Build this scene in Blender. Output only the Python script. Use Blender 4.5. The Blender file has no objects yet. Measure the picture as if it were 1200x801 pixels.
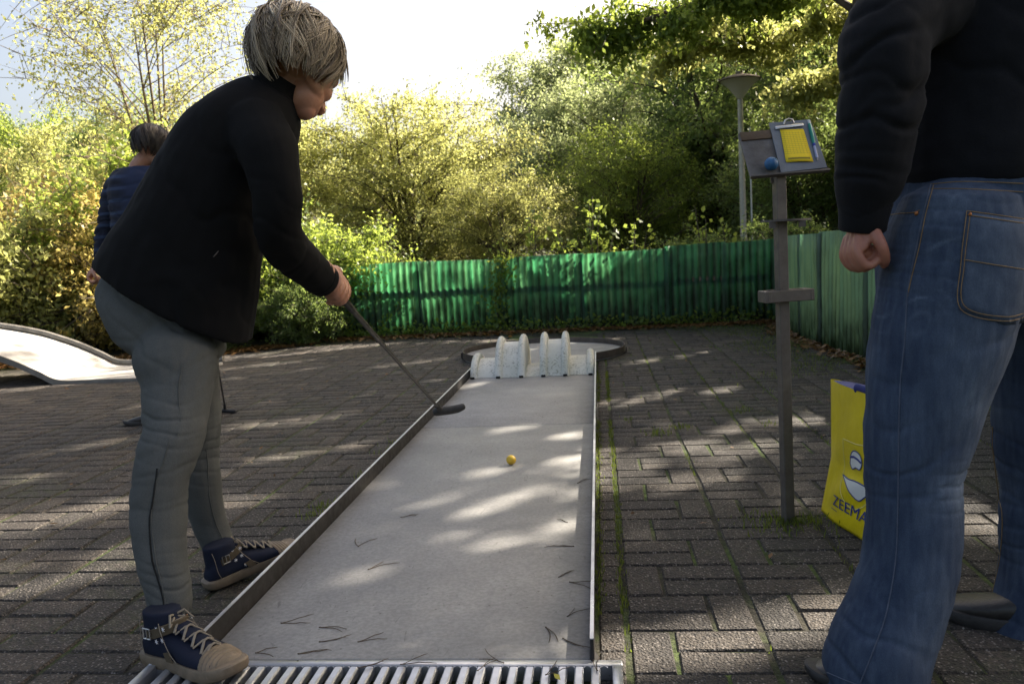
import bpy, math, random
import numpy as np
from mathutils import Vector, Matrix, Quaternion
SC = bpy.context.scene
COL = SC.collection
R = math.radians
random.seed(7)
rng = np.random.default_rng(7)

# ------------------------------------------------------------------ camera
CAM = Vector((0.499, -1.791, 0.938)); PITCH, YAW, ROLL, FPX = 0.1096, 0.1046, 0.0511, 997.7
c_f = Vector((-math.sin(YAW)*math.cos(PITCH), math.cos(YAW)*math.cos(PITCH), -math.sin(PITCH)))
r0 = Vector((math.cos(YAW), math.sin(YAW), 0)); u0 = r0.cross(c_f)
c_r = r0*math.cos(ROLL) - u0*math.sin(ROLL); c_u = r0*math.sin(ROLL) + u0*math.cos(ROLL)
cd = bpy.data.cameras.new('camera'); cam = bpy.data.objects.new('camera', cd); COL.objects.link(cam)
m = Matrix((c_r, c_u, -c_f)).transposed().to_4x4(); m.translation = CAM
cam.matrix_world = m
cd.sensor_fit = 'HORIZONTAL'; cd.sensor_width = 36; cd.lens = FPX/1200*36
cd.clip_start = 0.05; cd.clip_end = 500
cd.dof.use_dof = True; cd.dof.focus_distance = 2.4; cd.dof.aperture_fstop = 9
SC.camera = cam

def at(x, y, Y):
    """measured position: the point at world depth Y seen at x, y of the 1200 px wide survey picture"""
    d = c_f + c_r*((x-600)/FPX) + c_u*((400.5-y)/FPX)
    return CAM + d*((Y-CAM.y)/d.y)
def gnd(x, y, z=0.0):
    d = c_f + c_r*((x-600)/FPX) + c_u*((400.5-y)/FPX)
    return CAM + d*((z-CAM.z)/d.z)
def pxm(Y):
    return FPX/((Y-CAM.y)*1.0)

# ------------------------------------------------------------------ light
SUN_AZ, SUN_EL = R(50), R(37)           # azimuth from +Y towards +X
SV = Vector((math.sin(SUN_AZ)*math.cos(SUN_EL), math.cos(SUN_AZ)*math.cos(SUN_EL), math.sin(SUN_EL)))
W = bpy.data.worlds.new('World'); SC.world = W; W.use_nodes = True
nt = W.node_tree; bg = nt.nodes['Background']
sky = nt.nodes.new('ShaderNodeTexSky'); sky.sky_type = 'NISHITA'; sky.sun_disc = False
sky.sun_elevation = SUN_EL; sky.sun_rotation = SUN_AZ
sky.air_density = 0.75; sky.dust_density = 6.0; sky.ozone_density = 1.0
tint = nt.nodes.new('ShaderNodeMix'); tint.data_type = 'RGBA'; tint.blend_type = 'MULTIPLY'; tint.inputs[0].default_value = 1
nt.links.new(sky.outputs[0], tint.inputs[6]); tint.inputs[7].default_value = (1.10, 1.0, .86, 1)   # warm white balance put into the sky colour, the same all over
nt.links.new(tint.outputs[2], bg.inputs[0]); bg.inputs[1].default_value = 0.10
sl = bpy.data.lights.new('sun', 'SUN'); sl.energy = 5.0; sl.angle = R(0.5); sl.color = (1, 0.90, 0.76)
so = bpy.data.objects.new('sun', sl); COL.objects.link(so)
so.rotation_euler = (-SV).to_track_quat('-Z', 'Y').to_euler(); so.location = SV*30
SC.view_settings.view_transform = 'Standard'; SC.view_settings.look = 'None'
SC.view_settings.exposure = 1.90; SC.view_settings.gamma = 1.0; SC.view_settings.use_curve_mapping = False
SC.cycles.max_bounces = 8; SC.cycles.diffuse_bounces = 3; SC.cycles.transmission_bounces = 5
SC.cycles.transparent_max_bounces = 6; SC.cycles.caustics_reflective = False; SC.cycles.caustics_refractive = False
SC.cycles.use_denoising = True; SC.cycles.sample_clamp_indirect = 8

# ------------------------------------------------------------------ materials
def newmat(name):
    m = bpy.data.materials.new(name); m.use_nodes = True
    return m, m.node_tree, m.node_tree.nodes['Principled BSDF']
def node(nt, t, **kw):
    n = nt.nodes.new(t)
    for k, v in kw.items():
        if k in n.inputs.keys() if isinstance(k, str) else False: n.inputs[k].default_value = v
        else: setattr(n, k, v)
    return n
def noise(nt, scale, detail=4, rough=.6, co='Object', dist=0, stretch=None):
    tc = nt.nodes.new('ShaderNodeTexCoord'); n = nt.nodes.new('ShaderNodeTexNoise')
    n.inputs['Scale'].default_value = scale; n.inputs['Detail'].default_value = detail
    n.inputs['Roughness'].default_value = rough; n.inputs['Distortion'].default_value = dist
    src = tc.outputs[co]
    if stretch:
        mp = nt.nodes.new('ShaderNodeMapping'); mp.inputs['Scale'].default_value = stretch
        nt.links.new(src, mp.inputs[0]); src = mp.outputs[0]
    nt.links.new(src, n.inputs['Vector'])
    return n.outputs['Fac']
def ramp(nt, fac, stops):
    r = nt.nodes.new('ShaderNodeValToRGB'); cr = r.color_ramp
    while len(cr.elements) < len(stops): cr.elements.new(0.5)
    for e, (p, c) in zip(cr.elements, stops):
        e.position = p; e.color = (*c, 1) if len(c) == 3 else c
    nt.links.new(fac, r.inputs[0]); return r.outputs[0]
def mixc(nt, fac, a, b, mode='MIX'):
    n = nt.nodes.new('ShaderNodeMix'); n.data_type = 'RGBA'; n.blend_type = mode
    for s, v in ((n.inputs[0], fac), (n.inputs[6], a), (n.inputs[7], b)):
        if isinstance(v, (int, float)): s.default_value = v
        elif isinstance(v, tuple): s.default_value = (*v, 1)[:4]
        else: nt.links.new(v, s)
    return n.outputs[2]
def maths(nt, op, a, b=0.0, clamp=False):
    n = nt.nodes.new('ShaderNodeMath'); n.operation = op; n.use_clamp = clamp
    for s, v in ((n.inputs[0], a), (n.inputs[1], b)):
        if isinstance(v, (int, float)): s.default_value = v
        else: nt.links.new(v, s)
    return n.outputs[0]
def bump(nt, bs, h, strength, dist=0.01):
    b = nt.nodes.new('ShaderNodeBump'); b.inputs['Strength'].default_value = strength; b.inputs['Distance'].default_value = dist
    nt.links.new(h, b.inputs['Height']); nt.links.new(b.outputs[0], bs.inputs['Normal'])
def mat(name, c1, c2=None, rough=.7, scale=8, metal=0, bstr=.3, bscale=None, bdist=.004, lo=.35, hi=.65, spec=.5, stretch=None, detail=5):
    m, nt, bs = newmat(name)
    bs.inputs['Roughness'].default_value = rough; bs.inputs['Metallic'].default_value = metal
    bs.inputs['Specular IOR Level'].default_value = spec
    c2 = c2 or tuple(x*.75 for x in c1)
    nt.links.new(ramp(nt, noise(nt, scale, detail, stretch=stretch), [(lo, c1), (hi, c2)]), bs.inputs['Base Color'])
    if bstr: bump(nt, bs, noise(nt, bscale or scale*6, 4, stretch=stretch), bstr, bdist)
    return m
M = {}
def leafmat(name, dark, light, tr, trans=.5):
    m, nt, bs = newmat(name)
    a = nt.nodes.new('ShaderNodeAttribute'); a.attribute_name = 'tint'
    col = ramp(nt, a.outputs['Fac'], [(0, dark), (1, light)])
    nt.links.new(col, bs.inputs['Base Color']); bs.inputs['Roughness'].default_value = .45
    bs.inputs['Specular IOR Level'].default_value = .35
    t = nt.nodes.new('ShaderNodeBsdfTranslucent')
    tcol = ramp(nt, a.outputs['Fac'], [(0, tuple(x*.55 for x in tr)), (1, tr)])
    nt.links.new(tcol, t.inputs['Color'])
    mx = nt.nodes.new('ShaderNodeMixShader'); mx.inputs[0].default_value = trans
    nt.links.new(bs.outputs[0], mx.inputs[1]); nt.links.new(t.outputs[0], mx.inputs[2])
    nt.links.new(mx.outputs[0], nt.nodes['Material Output'].inputs[0])
    return m
M['leaf_dark'] = leafmat('leaf_dark', (.05,.08,.028), (.095,.14,.05), (.46,.60,.16), .45)
M['leaf_green'] = leafmat('leaf_green', (.06,.10,.025), (.13,.18,.045), (.58,.72,.13), .5)
M['leaf_yellow'] = leafmat('leaf_yellow', (.11,.135,.045), (.26,.27,.10), (.82,.84,.28), .5)
M['leaf_gold'] = leafmat('leaf_gold', (.16,.145,.045), (.38,.30,.09), (.92,.76,.25), .52)
M['leaf_pale'] = leafmat('leaf_pale', (.09,.125,.065), (.19,.22,.12), (.66,.76,.34), .47)
M['dead_leaf'] = leafmat('dead_leaf', (.05,.028,.014), (.22,.11,.035), (.22,.12,.03), .2)
M['bark'] = mat('bark', (.10,.075,.05), (.045,.035,.027), .9, 6, bstr=.8, bscale=30, stretch=(1,1,.25))
M['bark_pale'] = mat('bark_pale', (.20,.15,.10), (.09,.065,.045), .85, 6, bstr=.6, bscale=30, stretch=(1,1,.3))

# ------------------------------------------------------------------ objects
def wl(o):
    p = Vector((0,0,0))
    while o is not None: p += o.location; o = o.parent
    return p
def tag(o, label=None, cat=None, group=None, kind=None):
    if label: o['label'] = label
    if cat: o['category'] = cat
    if group: o['group'] = group
    if kind: o['kind'] = kind
    return o
def thing(name, label, cat, loc=(0,0,0), group=None, kind=None):
    o = bpy.data.objects.new(name, None); o.empty_display_size = .1; COL.objects.link(o); o.location = loc
    return tag(o, label, cat, group, kind)
def mkobj(name, me, material, parent=None, smooth=True):
    o = bpy.data.objects.new(name, me); COL.objects.link(o)
    if parent is not None: o.parent = parent
    for mm in (material if isinstance(material, (list, tuple)) else [material]): me.materials.append(mm)
    if smooth: me.polygons.foreach_set('use_smooth', np.ones(len(me.polygons), bool))
    return o
def npmesh(name, V, F):
    """V (n,3) array, F (k,3|4) int array"""
    me = bpy.data.meshes.new(name); V = np.asarray(V, np.float32); F = np.asarray(F, np.int32)
    me.vertices.add(len(V)); me.vertices.foreach_set('co', V.ravel())
    k = F.shape[1]; me.loops.add(F.size); me.loops.foreach_set('vertex_index', F.ravel())
    me.polygons.add(len(F)); me.polygons.foreach_set('loop_start', np.arange(len(F), dtype=np.int32)*k)
    me.update(calc_edges=True); return me
def attr(me, name, vals):
    a = me.attributes.new(name, 'FLOAT', 'POINT'); a.data.foreach_set('value', np.asarray(vals, np.float32))

class MB:
    def __init__(s): s.v = []; s.f = []
    def add(s, vs, fs):
        n = len(s.v); s.v += [tuple(v) for v in vs]; s.f += [tuple(i+n for i in f) for f in fs]; return s
    def box(s, c, sz, X=(1,0,0), Y=(0,1,0), Z=(0,0,1), bev=0.0):
        c, X, Y, Z = Vector(c), Vector(X), Vector(Y), Vector(Z); hx, hy, hz = [q/2 for q in sz]
        if not bev:
            vs = [c+X*(a*hx)+Y*(b*hy)+Z*(d*hz) for a in (-1,1) for b in (-1,1) for d in (-1,1)]
            fs = [(0,1,3,2),(4,6,7,5),(0,4,5,1),(2,3,7,6),(0,2,6,4),(1,5,7,3)]
            return s.add(vs, fs)
        b_ = min(bev, hx*.9, hy*.9, hz*.9); vs = []
        rings = [(-hz, b_), (-hz+b_, 0), (hz-b_, 0), (hz, b_)]
        for z, ins in rings:
            x0, y0 = hx-ins, hy-ins
            q = b_*.5
            for (px, py) in ((x0, y0-q), (x0-q, y0), (-x0+q, y0), (-x0, y0-q), (-x0, -y0+q), (-x0+q, -y0), (x0-q, -y0), (x0, -y0+q)):
                vs.append(c+X*px+Y*py+Z*z)
        fs = [tuple(range(7,-1,-1)), tuple(range(24,32))]
        for k in range(3):
            for i in range(8): j = (i+1)%8; fs.append((k*8+i, k*8+j, k*8+8+j, k*8+8+i))
        return s.add(vs, fs)
    def rings(s, rs, closed=False, cap=True):
        """rs: list of rings (lists of points of equal count)"""
        n = len(rs[0]); vs = [p for r in rs for p in r]; fs = []
        K = len(rs)
        for k in range(K if closed else K-1):
            a = k*n; b = ((k+1)%K)*n
            for i in range(n): j = (i+1)%n; fs.append((a+i, a+j, b+j, b+i))
        if cap and not closed: fs.append(tuple(range(n-1,-1,-1))); fs.append(tuple(range((K-1)*n, K*n)))
        return s.add(vs, fs)
    def tube(s, pts, r, n=8, cap=True, flat=None, closed=False, fdir=None):
        pts = [Vector(p) for p in pts]; rs = r if isinstance(r, (list, tuple)) else [r]*len(pts)
        K = len(pts); rings = []; u = None
        for k in range(K):
            t = (pts[(k+1)%K]-pts[k-1]) if closed else (pts[min(k+1,K-1)]-pts[max(k-1,0)])
            t.normalize()
            if u is None:
                u = Vector(fdir) if fdir else (Vector((0,0,1)) if abs(t.z) < .9 else Vector((0,1,0)))
            u = (u - t*u.dot(t)).normalized(); w = t.cross(u)
            fl = flat if flat else 1.0
            rings.append([pts[k]+u*(math.cos(2*math.pi*i/n)*rs[k]*fl)+w*(math.sin(2*math.pi*i/n)*rs[k]) for i in range(n)])
        return s.rings(rings, closed, cap)
    def ell(s, c, ax, X=(1,0,0), Y=(0,1,0), Z=(0,0,1), nu=16, nv=10):
        c, X, Y, Z = Vector(c), Vector(X), Vector(Y), Vector(Z); vs = [c+Z*ax[2]]; fs = []
        for j in range(1, nv):
            th = math.pi*j/nv
            for i in range(nu):
                ph = 2*math.pi*i/nu
                vs.append(c+X*(ax[0]*math.sin(th)*math.cos(ph))+Y*(ax[1]*math.sin(th)*math.sin(ph))+Z*(ax[2]*math.cos(th)))
        vs.append(c-Z*ax[2]); L = len(vs)-1
        for i in range(nu):
            j = (i+1)%nu; fs.append((0, 1+i, 1+j)); fs.append((L, 1+(nv-2)*nu+j, 1+(nv-2)*nu+i))
            for k in range(nv-2): a = 1+k*nu; fs.append((a+i, a+nu+i, a+nu+j, a+j))
        return s.add(vs, fs)
    def lathe(s, c, prof, n=24, Z=(0,0,1)):
        c, Z = Vector(c), Vector(Z).normalized(); X = Z.orthogonal().normalized(); Y = Z.cross(X)
        return s.rings([[c+Z*z+X*(r*math.cos(2*math.pi*i/n))+Y*(r*math.sin(2*math.pi*i/n)) for i in range(n)] for r, z in prof])
    def mesh(s, name, off=Vector((0,0,0))):
        me = bpy.data.meshes.new(name); me.from_pydata([(v[0]-off[0], v[1]-off[1], v[2]-off[2]) for v in s.v], [], s.f); me.update(); return me
    def build(s, name, material, parent=None, smooth=True, loc=None):
        """parented: world coords are made local to the parent; else the object's origin is loc"""
        off = wl(parent) if parent is not None else Vector(loc or (0,0,0))
        o = mkobj(name, s.mesh(name, off), material, parent, smooth)
        if parent is None: o.location = off
        if smooth:
            try: o.data.set_sharp_from_angle(angle=R(40))
            except Exception: pass
        return o

def crom(pts, n=6):
    """Catmull-Rom through points of any dimension"""
    P = np.array([list(p) for p in pts], float); P = np.vstack([2*P[0]-P[1], P, 2*P[-1]-P[-2]]); out = []
    for i in range(1, len(P)-2):
        for k in range(n):
            t = k/n; a, b, c, d = P[i-1], P[i], P[i+1], P[i+2]
            out.append(.5*((2*b)+(-a+c)*t+(2*a-5*b+4*c-d)*t*t+(-a+3*b-3*c+d)*t**3))
    out.append(P[-2]); return np.array(out)

# smooth lattice noise, vectorised
_LN = np.random.default_rng(5).random((32,32,32))
def vnoise(P, scale, seed=0):
    P = np.asarray(P)*scale+seed*7.31; I = np.floor(P).astype(int); f = P-I; f = f*f*(3-2*f); o = 0
    for a in (0,1):
        for b in (0,1):
            for c in (0,1):
                w = (f[:,0] if a else 1-f[:,0])*(f[:,1] if b else 1-f[:,1])*(f[:,2] if c else 1-f[:,2])
                o = o+w*_LN[(I[:,0]+a)%32, (I[:,1]+b)%32, (I[:,2]+c)%32]
    return o
def remesh(mb, name, voxel, smooth_it=3, off=Vector((0,0,0)), disp=None):
    """union of closed shapes as one continuous skin"""
    me = mb.mesh('tmp'); o = bpy.data.objects.new('tmp', me); COL.objects.link(o)
    md = o.modifiers.new('r', 'REMESH'); md.mode = 'VOXEL'; md.voxel_size = voxel
    if smooth_it:
        sm = o.modifiers.new('s', 'SMOOTH'); sm.factor = .6; sm.iterations = smooth_it
    dg = bpy.context.evaluated_depsgraph_get(); out = bpy.data.meshes.new_from_object(o.evaluated_get(dg))
    bpy.data.objects.remove(o); bpy.data.meshes.remove(me); out.name = name
    n = len(out.vertices); V = np.empty(n*3, np.float32); out.vertices.foreach_get('co', V); V = V.reshape(-1,3).astype(float)
    N = np.empty(n*3, np.float32); out.vertex_normals.foreach_get('vector', N); N = N.reshape(-1,3).astype(float)
    if disp is not None: V = V+N*disp(V, N)[:,None]
    V = V-np.array(off); out.vertices.foreach_set('co', V.astype(np.float32).ravel()); out.update()
    return out, V+np.array(off)
def folds(specs, base=0.0):
    """specs: centre, direction across the folds, amplitude, wavelength, reach"""
    def fn(V, N):
        d = np.zeros(len(V))
        wob = vnoise(V, 9, 2)-.5; wob2 = vnoise(V, 22, 5)-.5
        for (c, dr, amp, wlen, rad) in specs:
            c = np.array(c); dr = np.array(dr, float); dr /= np.linalg.norm(dr)
            q = V-c; r2 = (q**2).sum(1)
            ph = (q@dr)/wlen*2*np.pi+wob*7+wob2*2
            s_ = np.abs(np.sin(ph/2)); am = .25+1.5*vnoise(V, 1.1/max(wlen, .03)*.6, int(wlen*1000) % 17)
            d += amp*np.exp(-r2/rad**2)*(.55-1.25*np.exp(-(s_/.33)**2))*am
        d += base*(vnoise(V, 14, 9)-.5)*2+base*.5*(vnoise(V, 33, 4)-.5)*2
        return d
    return fn
def ring2(back, front, depth, n=24, dv=Vector((0,1,0)), p=2.0):
    """elliptical ring whose long axis runs from back to front; depth = half size along dv"""
    c = (back+front)/2; a = (front-back)/2; out = []
    for i in range(n):
        t = 2*math.pi*i/n; ct, st = math.cos(t), math.sin(t)
        ct = math.copysign(abs(ct)**(2/p), ct); st = math.copysign(abs(st)**(2/p), st)
        out.append(c+a*ct+dv*(depth*st))
    return out
def ringloft(mb, specs, n=24, sub=4, p=2.0):
    """specs: (back, front, depth) -> smooth closed loft"""
    A = crom([(*b, *f, d) for b, f, d in specs], sub)
    rs = []
    for q in A:
        b, f = Vector(q[:3]), Vector(q[3:6]); rs.append(ring2(b, f, q[6], n, Vector((0,1,0)), p))
    mb.rings(rs); return mb
def limb(mb, pts, rad, n=14, sub=5, flat=None, fdir=None):
    A = crom([(*p, r) for p, r in zip(pts, rad)], sub)
    # rounded ends
    P = [Vector(a[:3]) for a in A]; rr = [float(a[3]) for a in A]
    d0 = (P[0]-P[1]).normalized(); d1 = (P[-1]-P[-2]).normalized()
    P = [P[0]+d0*rr[0]*.75, P[0]+d0*rr[0]*.5]+P+[P[-1]+d1*rr[-1]*.5, P[-1]+d1*rr[-1]*.75]
    rr = [rr[0]*.35, rr[0]*.82]+rr+[rr[-1]*.82, rr[-1]*.35]
    mb.tube(P, rr, n, flat=flat, fdir=fdir); return mb
# ================================================================== GROUND AND PAVING
def ground_mat():
    m, nt, bs = newmat('soil_and_moss'); bs.inputs['Roughness'].default_value = .95
    soil = ramp(nt, noise(nt, 9, 8), [(.3, (.016,.015,.010)), (.7, (.045,.040,.022))])
    moss = ramp(nt, noise(nt, 40, 6), [(.3, (.03,.05,.012)), (.7, (.10,.14,.03))])
    f = ramp(nt, noise(nt, 2.3, 6), [(.46, (0,0,0)), (.60, (1,1,1))])
    nt.links.new(mixc(nt, f, soil, moss), bs.inputs['Base Color'])
    bump(nt, bs, noise(nt, 60, 6), .9, .02); return m
M['soil'] = ground_mat()
# one sheet to the horizon, finer near the scene, gently rolling far away
gx = np.concatenate([-np.geomspace(260, 9, 22), np.linspace(-8, 8, 60), np.geomspace(9, 260, 22)])
gy_ = np.concatenate([-np.geomspace(260, 5, 18), np.linspace(-4, 11, 56), np.geomspace(12, 300, 24)])
GX, GY = np.meshgrid(gx, gy_); P = np.stack([GX.ravel(), GY.ravel(), np.zeros(GX.size)], 1)
far = np.clip((np.hypot(P[:,0], P[:,1]-3)-12)/30, 0, 1)
paved = (P[:,0] > -5.4)&(P[:,0] < 3.2)&(P[:,1] < 7.2); P[:,2] = np.where(paved, -.0055+(vnoise(P, .9, 2)-.5)*.006, -.008)+(vnoise(P, .08, 3)-.3)*2.2*far
soft = np.clip((P[:,1]-7.2)/.6, 0, 1)*(P[:,0] > -9); P[:,2] += soft*(1-far)*(.02+.05*vnoise(P, 2.1, 1))
nx = len(gx); idx = np.arange(P.shape[0]).reshape(len(gy_), nx)
F = np.stack([idx[:-1,:-1].ravel(), idx[:-1,1:].ravel(), idx[1:,1:].ravel(), idx[1:,:-1].ravel()], 1)
g = mkobj('ground', npmesh('ground', P, F), M['soil']); tag(g, kind='structure', label='dark soil and moss around and between the paving bricks')

def brick_mat():
    m, nt, bs = newmat('paving_brick'); bs.inputs['Roughness'].default_value = .78
    g = nt.nodes.new('ShaderNodeNewGeometry'); oi = nt.nodes.new('ShaderNodeObjectInfo')
    rnd = maths(nt, 'FRACT', maths(nt, 'ADD', g.outputs['Random Per Island'], oi.outputs['Random']))
    base = ramp(nt, rnd, [(0, (.030,.026,.022)), (.5, (.045,.037,.031)), (1, (.068,.055,.043))])
    tc = nt.nodes.new('ShaderNodeNewGeometry')
    def wn(sc, det=4):
        n = nt.nodes.new('ShaderNodeTexNoise'); n.inputs['Scale'].default_value = sc; n.inputs['Detail'].default_value = det
        nt.links.new(tc.outputs['Position'], n.inputs['Vector']); return n.outputs['Fac']
    base = mixc(nt, 1.0, base, ramp(nt, wn(3.1, 6), [(.3, (.7,.7,.7)), (.7, (1.25,1.22,1.15))]), 'MULTIPLY')
    v = nt.nodes.new('ShaderNodeTexVoronoi'); v.inputs['Scale'].default_value = 150; nt.links.new(tc.outputs['Position'], v.inputs['Vector'])
    vc = nt.nodes.new('ShaderNodeSeparateColor'); nt.links.new(v.outputs['Color'], vc.inputs[0])
    spk = maths(nt, 'MULTIPLY', ramp(nt, vc.outputs[0], [(.66, (0,0,0)), (.80, (1,1,1))]), ramp(nt, v.outputs['Distance'], [(.30, (1,1,1)), (.50, (0,0,0))]))
    base = mixc(nt, maths(nt, 'MULTIPLY', spk, .7), base, (.28,.25,.225))
    dk = ramp(nt, vc.outputs[1], [(.22, (1,1,1)), (.34, (0,0,0))])
    base = mixc(nt, maths(nt, 'MULTIPLY', dk, .75), base, (.014,.012,.011))
    mossf = maths(nt, 'MULTIPLY', ramp(nt, wn(1.1, 7), [(.56, (0,0,0)), (.70, (1,1,1))]), ramp(nt, wn(26, 4), [(.42, (0,0,0)), (.62, (1,1,1))]))
    base = mixc(nt, maths(nt, 'MULTIPLY', mossf, .7), base, (.05,.062,.018))
    nt.links.new(base, bs.inputs['Base Color'])
    h = maths(nt, 'ADD', maths(nt, 'MULTIPLY', v.outputs['Distance'], .6), wn(160, 3))
    bump(nt, bs, h, 1.0, .007); return m
M['brick'] = brick_mat()
W1, L1, JT = .105, .21, .0065
def brick_mesh(lx, ly, seed):
    r = random.Random(seed); hx, hy = lx/2-.0045, ly/2-.0026; c = .0045
    jit = lambda a=.0022: r.uniform(-a, a)
    tz = [jit(.0010) for _ in range(4)]; V = []
    cs = [(-1,-1),(1,-1),(1,1),(-1,1)]
    cj = [(jit(), jit()) for _ in cs]
    for (a, b), (jx, jy) in zip(cs, cj): V.append((a*hx+jx, b*hy+jy, -.07))
    for (a, b), (jx, jy) in zip(cs, cj): V.append((a*hx+jx, b*hy+jy, -.006+jit(.001)))
    for k, ((a, b), (jx, jy)) in enumerate(zip(cs, cj)): V.append((a*(hx-c)+jx, b*(hy-c)+jy, tz[k]))
    F = [(8,9,10,11)]
    for i in range(4): j = (i+1)%4; F += [(i, j, 4+j, 4+i), (4+i, 4+j, 8+j, 8+i)]
    return np.array(V), F
KIND = {k: [brick_mesh(*d, 100*i+s) for s in range(8)] for i, (k, d) in enumerate({'h': (L1, W1), 'v': (W1, L1), 'n': (.066, W1)}.items())}
MESH = {}
def bmesh_of(k, s):
    if (k, s) not in MESH:
        V, F = KIND[k][s]; me = bpy.data.meshes.new('brick'); me.from_pydata([tuple(v) for v in V], [], F); me.materials.append(M['brick']); MESH[(k, s)] = me
    return MESH[(k, s)]
bricks = []   # kind, variant, x, y, z, rz
CW = 3*W1+.005
def column(x0, side, flip, y0=-3.15, y1=7.35):
    """x0 = edge nearest the lane, side = +1/-1"""
    k = 0; y = y0
    while y < y1:
        a = (k+flip) % 2
        xm = x0+side*.005
        if a: bricks.append(('v', xm+side*W1/2, y+L1/2)); hx = xm+side*(W1+L1/2)
        else: bricks.append(('v', xm+side*(L1+W1/2), y+L1/2)); hx = xm+side*L1/2
        bricks.append(('h', hx, y+W1/2)); bricks.append(('h', hx, y+1.5*W1)); y += L1; k += 1
for s in (1, -1):
    y = -3.15
    while y < 7.3: bricks.append(('n', s*(.464+.033), y+W1/2)); y += W1
    for c in range(11 if s > 0 else 29): column(s*(.532+c*CW), s, c, y1=7.35 if s > 0 else 7.3)
# under the playing surface the paving goes on beneath the lane
y = -3.15
while y < -.28:
    for i in range(9): bricks.append(('v', -.47+W1/2+i*W1, y+L1/2))
    y += L1
def fence_x(y):   # inner side of the right fence
    return float(np.interp(y, [-3, 1.0, 4.6, 5.6, 6.3, 7.6], [3.35, 2.75, 2.42, 2.33, 2.33, 2.42]))
B = []
for i, (k, x, y) in enumerate(bricks):
    if x > 0 and x > fence_x(y)-.12: continue
    if x < -3 and y > 5.35+(x+5.5)*0.62*(1 if x > -5.5 else 0)+.5*vnoise(np.array([[x, y, 0]]), 1.5)[0]: continue
    q = np.array([[x, y, 0.]]); z = (vnoise(q, .9, 2)[0]-.5)*.006+random.uniform(-.0010, .0010)
    B.append((k, random.randrange(8), x, y, z, random.uniform(-.008, .008)))
def inview(x, y):
    d = Vector((x, y, 0))-CAM; z = d.dot(c_f)
    if z < .2: return 0
    px, py = 600+FPX*d.dot(c_r)/z, 400.5-FPX*d.dot(c_u)/z
    if not (-20 < px < 1220 and py < 815): return 0
    return 1/z
order = sorted(range(len(B)), key=lambda i: -inview(B[i][2], B[i][3])); near = set(order[:295])
pv = thing('pavement', None, None, (0,0,0), kind='structure'); pv['label'] = 'dark concrete brick paving laid in alternating pairs with mossy joints'
SV_, SF_ = [], []; n = 0
for i, (k, s, x, y, z, rz) in enumerate(B):
    if i in near:
        o = bpy.data.objects.new('brick', bmesh_of(k, s)); COL.objects.link(o); o.parent = pv; o.location = (x, y, z); o.rotation_euler = (random.uniform(-.003,.003), random.uniform(-.005,.005), rz)
    else:
        V, Fc = KIND[k][s]; c_, s_ = math.cos(rz), math.sin(rz)
        Q = np.stack([V[:,0]*c_-V[:,1]*s_+x, V[:,0]*s_+V[:,1]*c_+y, V[:,2]+z+V[:,0]*random.uniform(-.01,.01)], 1)
        SV_.append(Q); SF_.append(np.array(Fc)+n); n += len(V)
o = mkobj('paving_bricks', npmesh('paving_bricks', np.vstack(SV_), np.vstack(SF_)), M['brick'], pv, False); o['kind'] = 'stuff'

# grass blades and moss in the joints
def blades(pts, h, w, seed, lean=.5):
    r = np.random.default_rng(seed); n = len(pts); pts = np.asarray(pts)
    a = r.uniform(0, 2*np.pi, n); hh = h*r.uniform(.4, 1.2, n); d = np.stack([np.cos(a), np.sin(a), 0*a], 1); l = r.uniform(.1, lean, n)*hh
    p = np.stack([-d[:,1], d[:,0], 0*a], 1)*(w/2)
    mid = pts+d*(l*.35)[:,None]+np.array([0,0,1])*(hh*.6)[:,None]; tip = pts+d*l[:,None]+np.array([0,0,1])*hh[:,None]
    V = np.stack([pts-p, pts+p, mid+p*.7, mid-p*.7, tip], 1).reshape(-1,3); k = np.arange(n)*5
    F = np.vstack([np.stack([k,k+1,k+2], 1), np.stack([k,k+2,k+3], 1), np.stack([k+3,k+2,k+4], 1)])
    return V, F, np.repeat(r.random(n), 5)
def grassmat():
    return leafmat('grass', (.04,.07,.015), (.13,.16,.035), (.34,.44,.06), .4)
M['grass'] = grassmat()
pts = []
r = np.random.default_rng(3)
for (px, py, nb, sp) in [(772,508,90,.03),(797,501,60,.025),(378,598,70,.03),(392,590,40,.03),(464,521,60,.04),(455,530,40,.03),(428,556,30,.03),(368,604,30,.02),(872,480,30,.03),(902,497,30,.03),(735,492,20,.02),(864,483,30,.03),(905,440,40,.05)]:
    c = gnd(px, py); q = r.normal(0, sp, (nb, 2)); pts.append(np.column_stack([c.x+q[:,0], c.y+q[:,1]*1.3, np.zeros(nb)]))
for c in range(0, 6):   # thin growth along the long joints on the right
    x = .530+c*CW; nb = 420
    yy = r.uniform(.1, 7.2, nb); keep = vnoise(np.column_stack([yy*0+c*3.3, yy, yy*0]), 2.2) > .50
    pts.append(np.column_stack([x+r.normal(0, .006, nb), yy, np.full(nb, -.01)])[keep])
nb = 2600; yy = r.uniform(.3, 4.5, nb); keep = vnoise(np.column_stack([yy*0, yy, yy*0]), 1.7, 3) > .35
pts.append(np.column_stack([r.choice([.470, .531], nb)+r.normal(0, .008, nb), yy, np.full(nb, -.01)])[keep])
nb = 500; yy = r.uniform(0, 4.3, nb); keep = vnoise(np.column_stack([yy*0+5, yy, yy*0]), 1.9, 3) > .52
pts.append(np.column_stack([-.488+r.normal(0, .01, nb), yy, np.full(nb, -.01)])[keep])
V, F, T = blades(np.vstack(pts), .022, .0035, 1)
me = npmesh('joint_grass', V, F); attr(me, 'tint', T); o = mkobj('joint_grass', me, M['grass'], smooth=False)
tag(o, 'small grass tufts growing in the paving joints', 'grass', kind='stuff')
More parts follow.
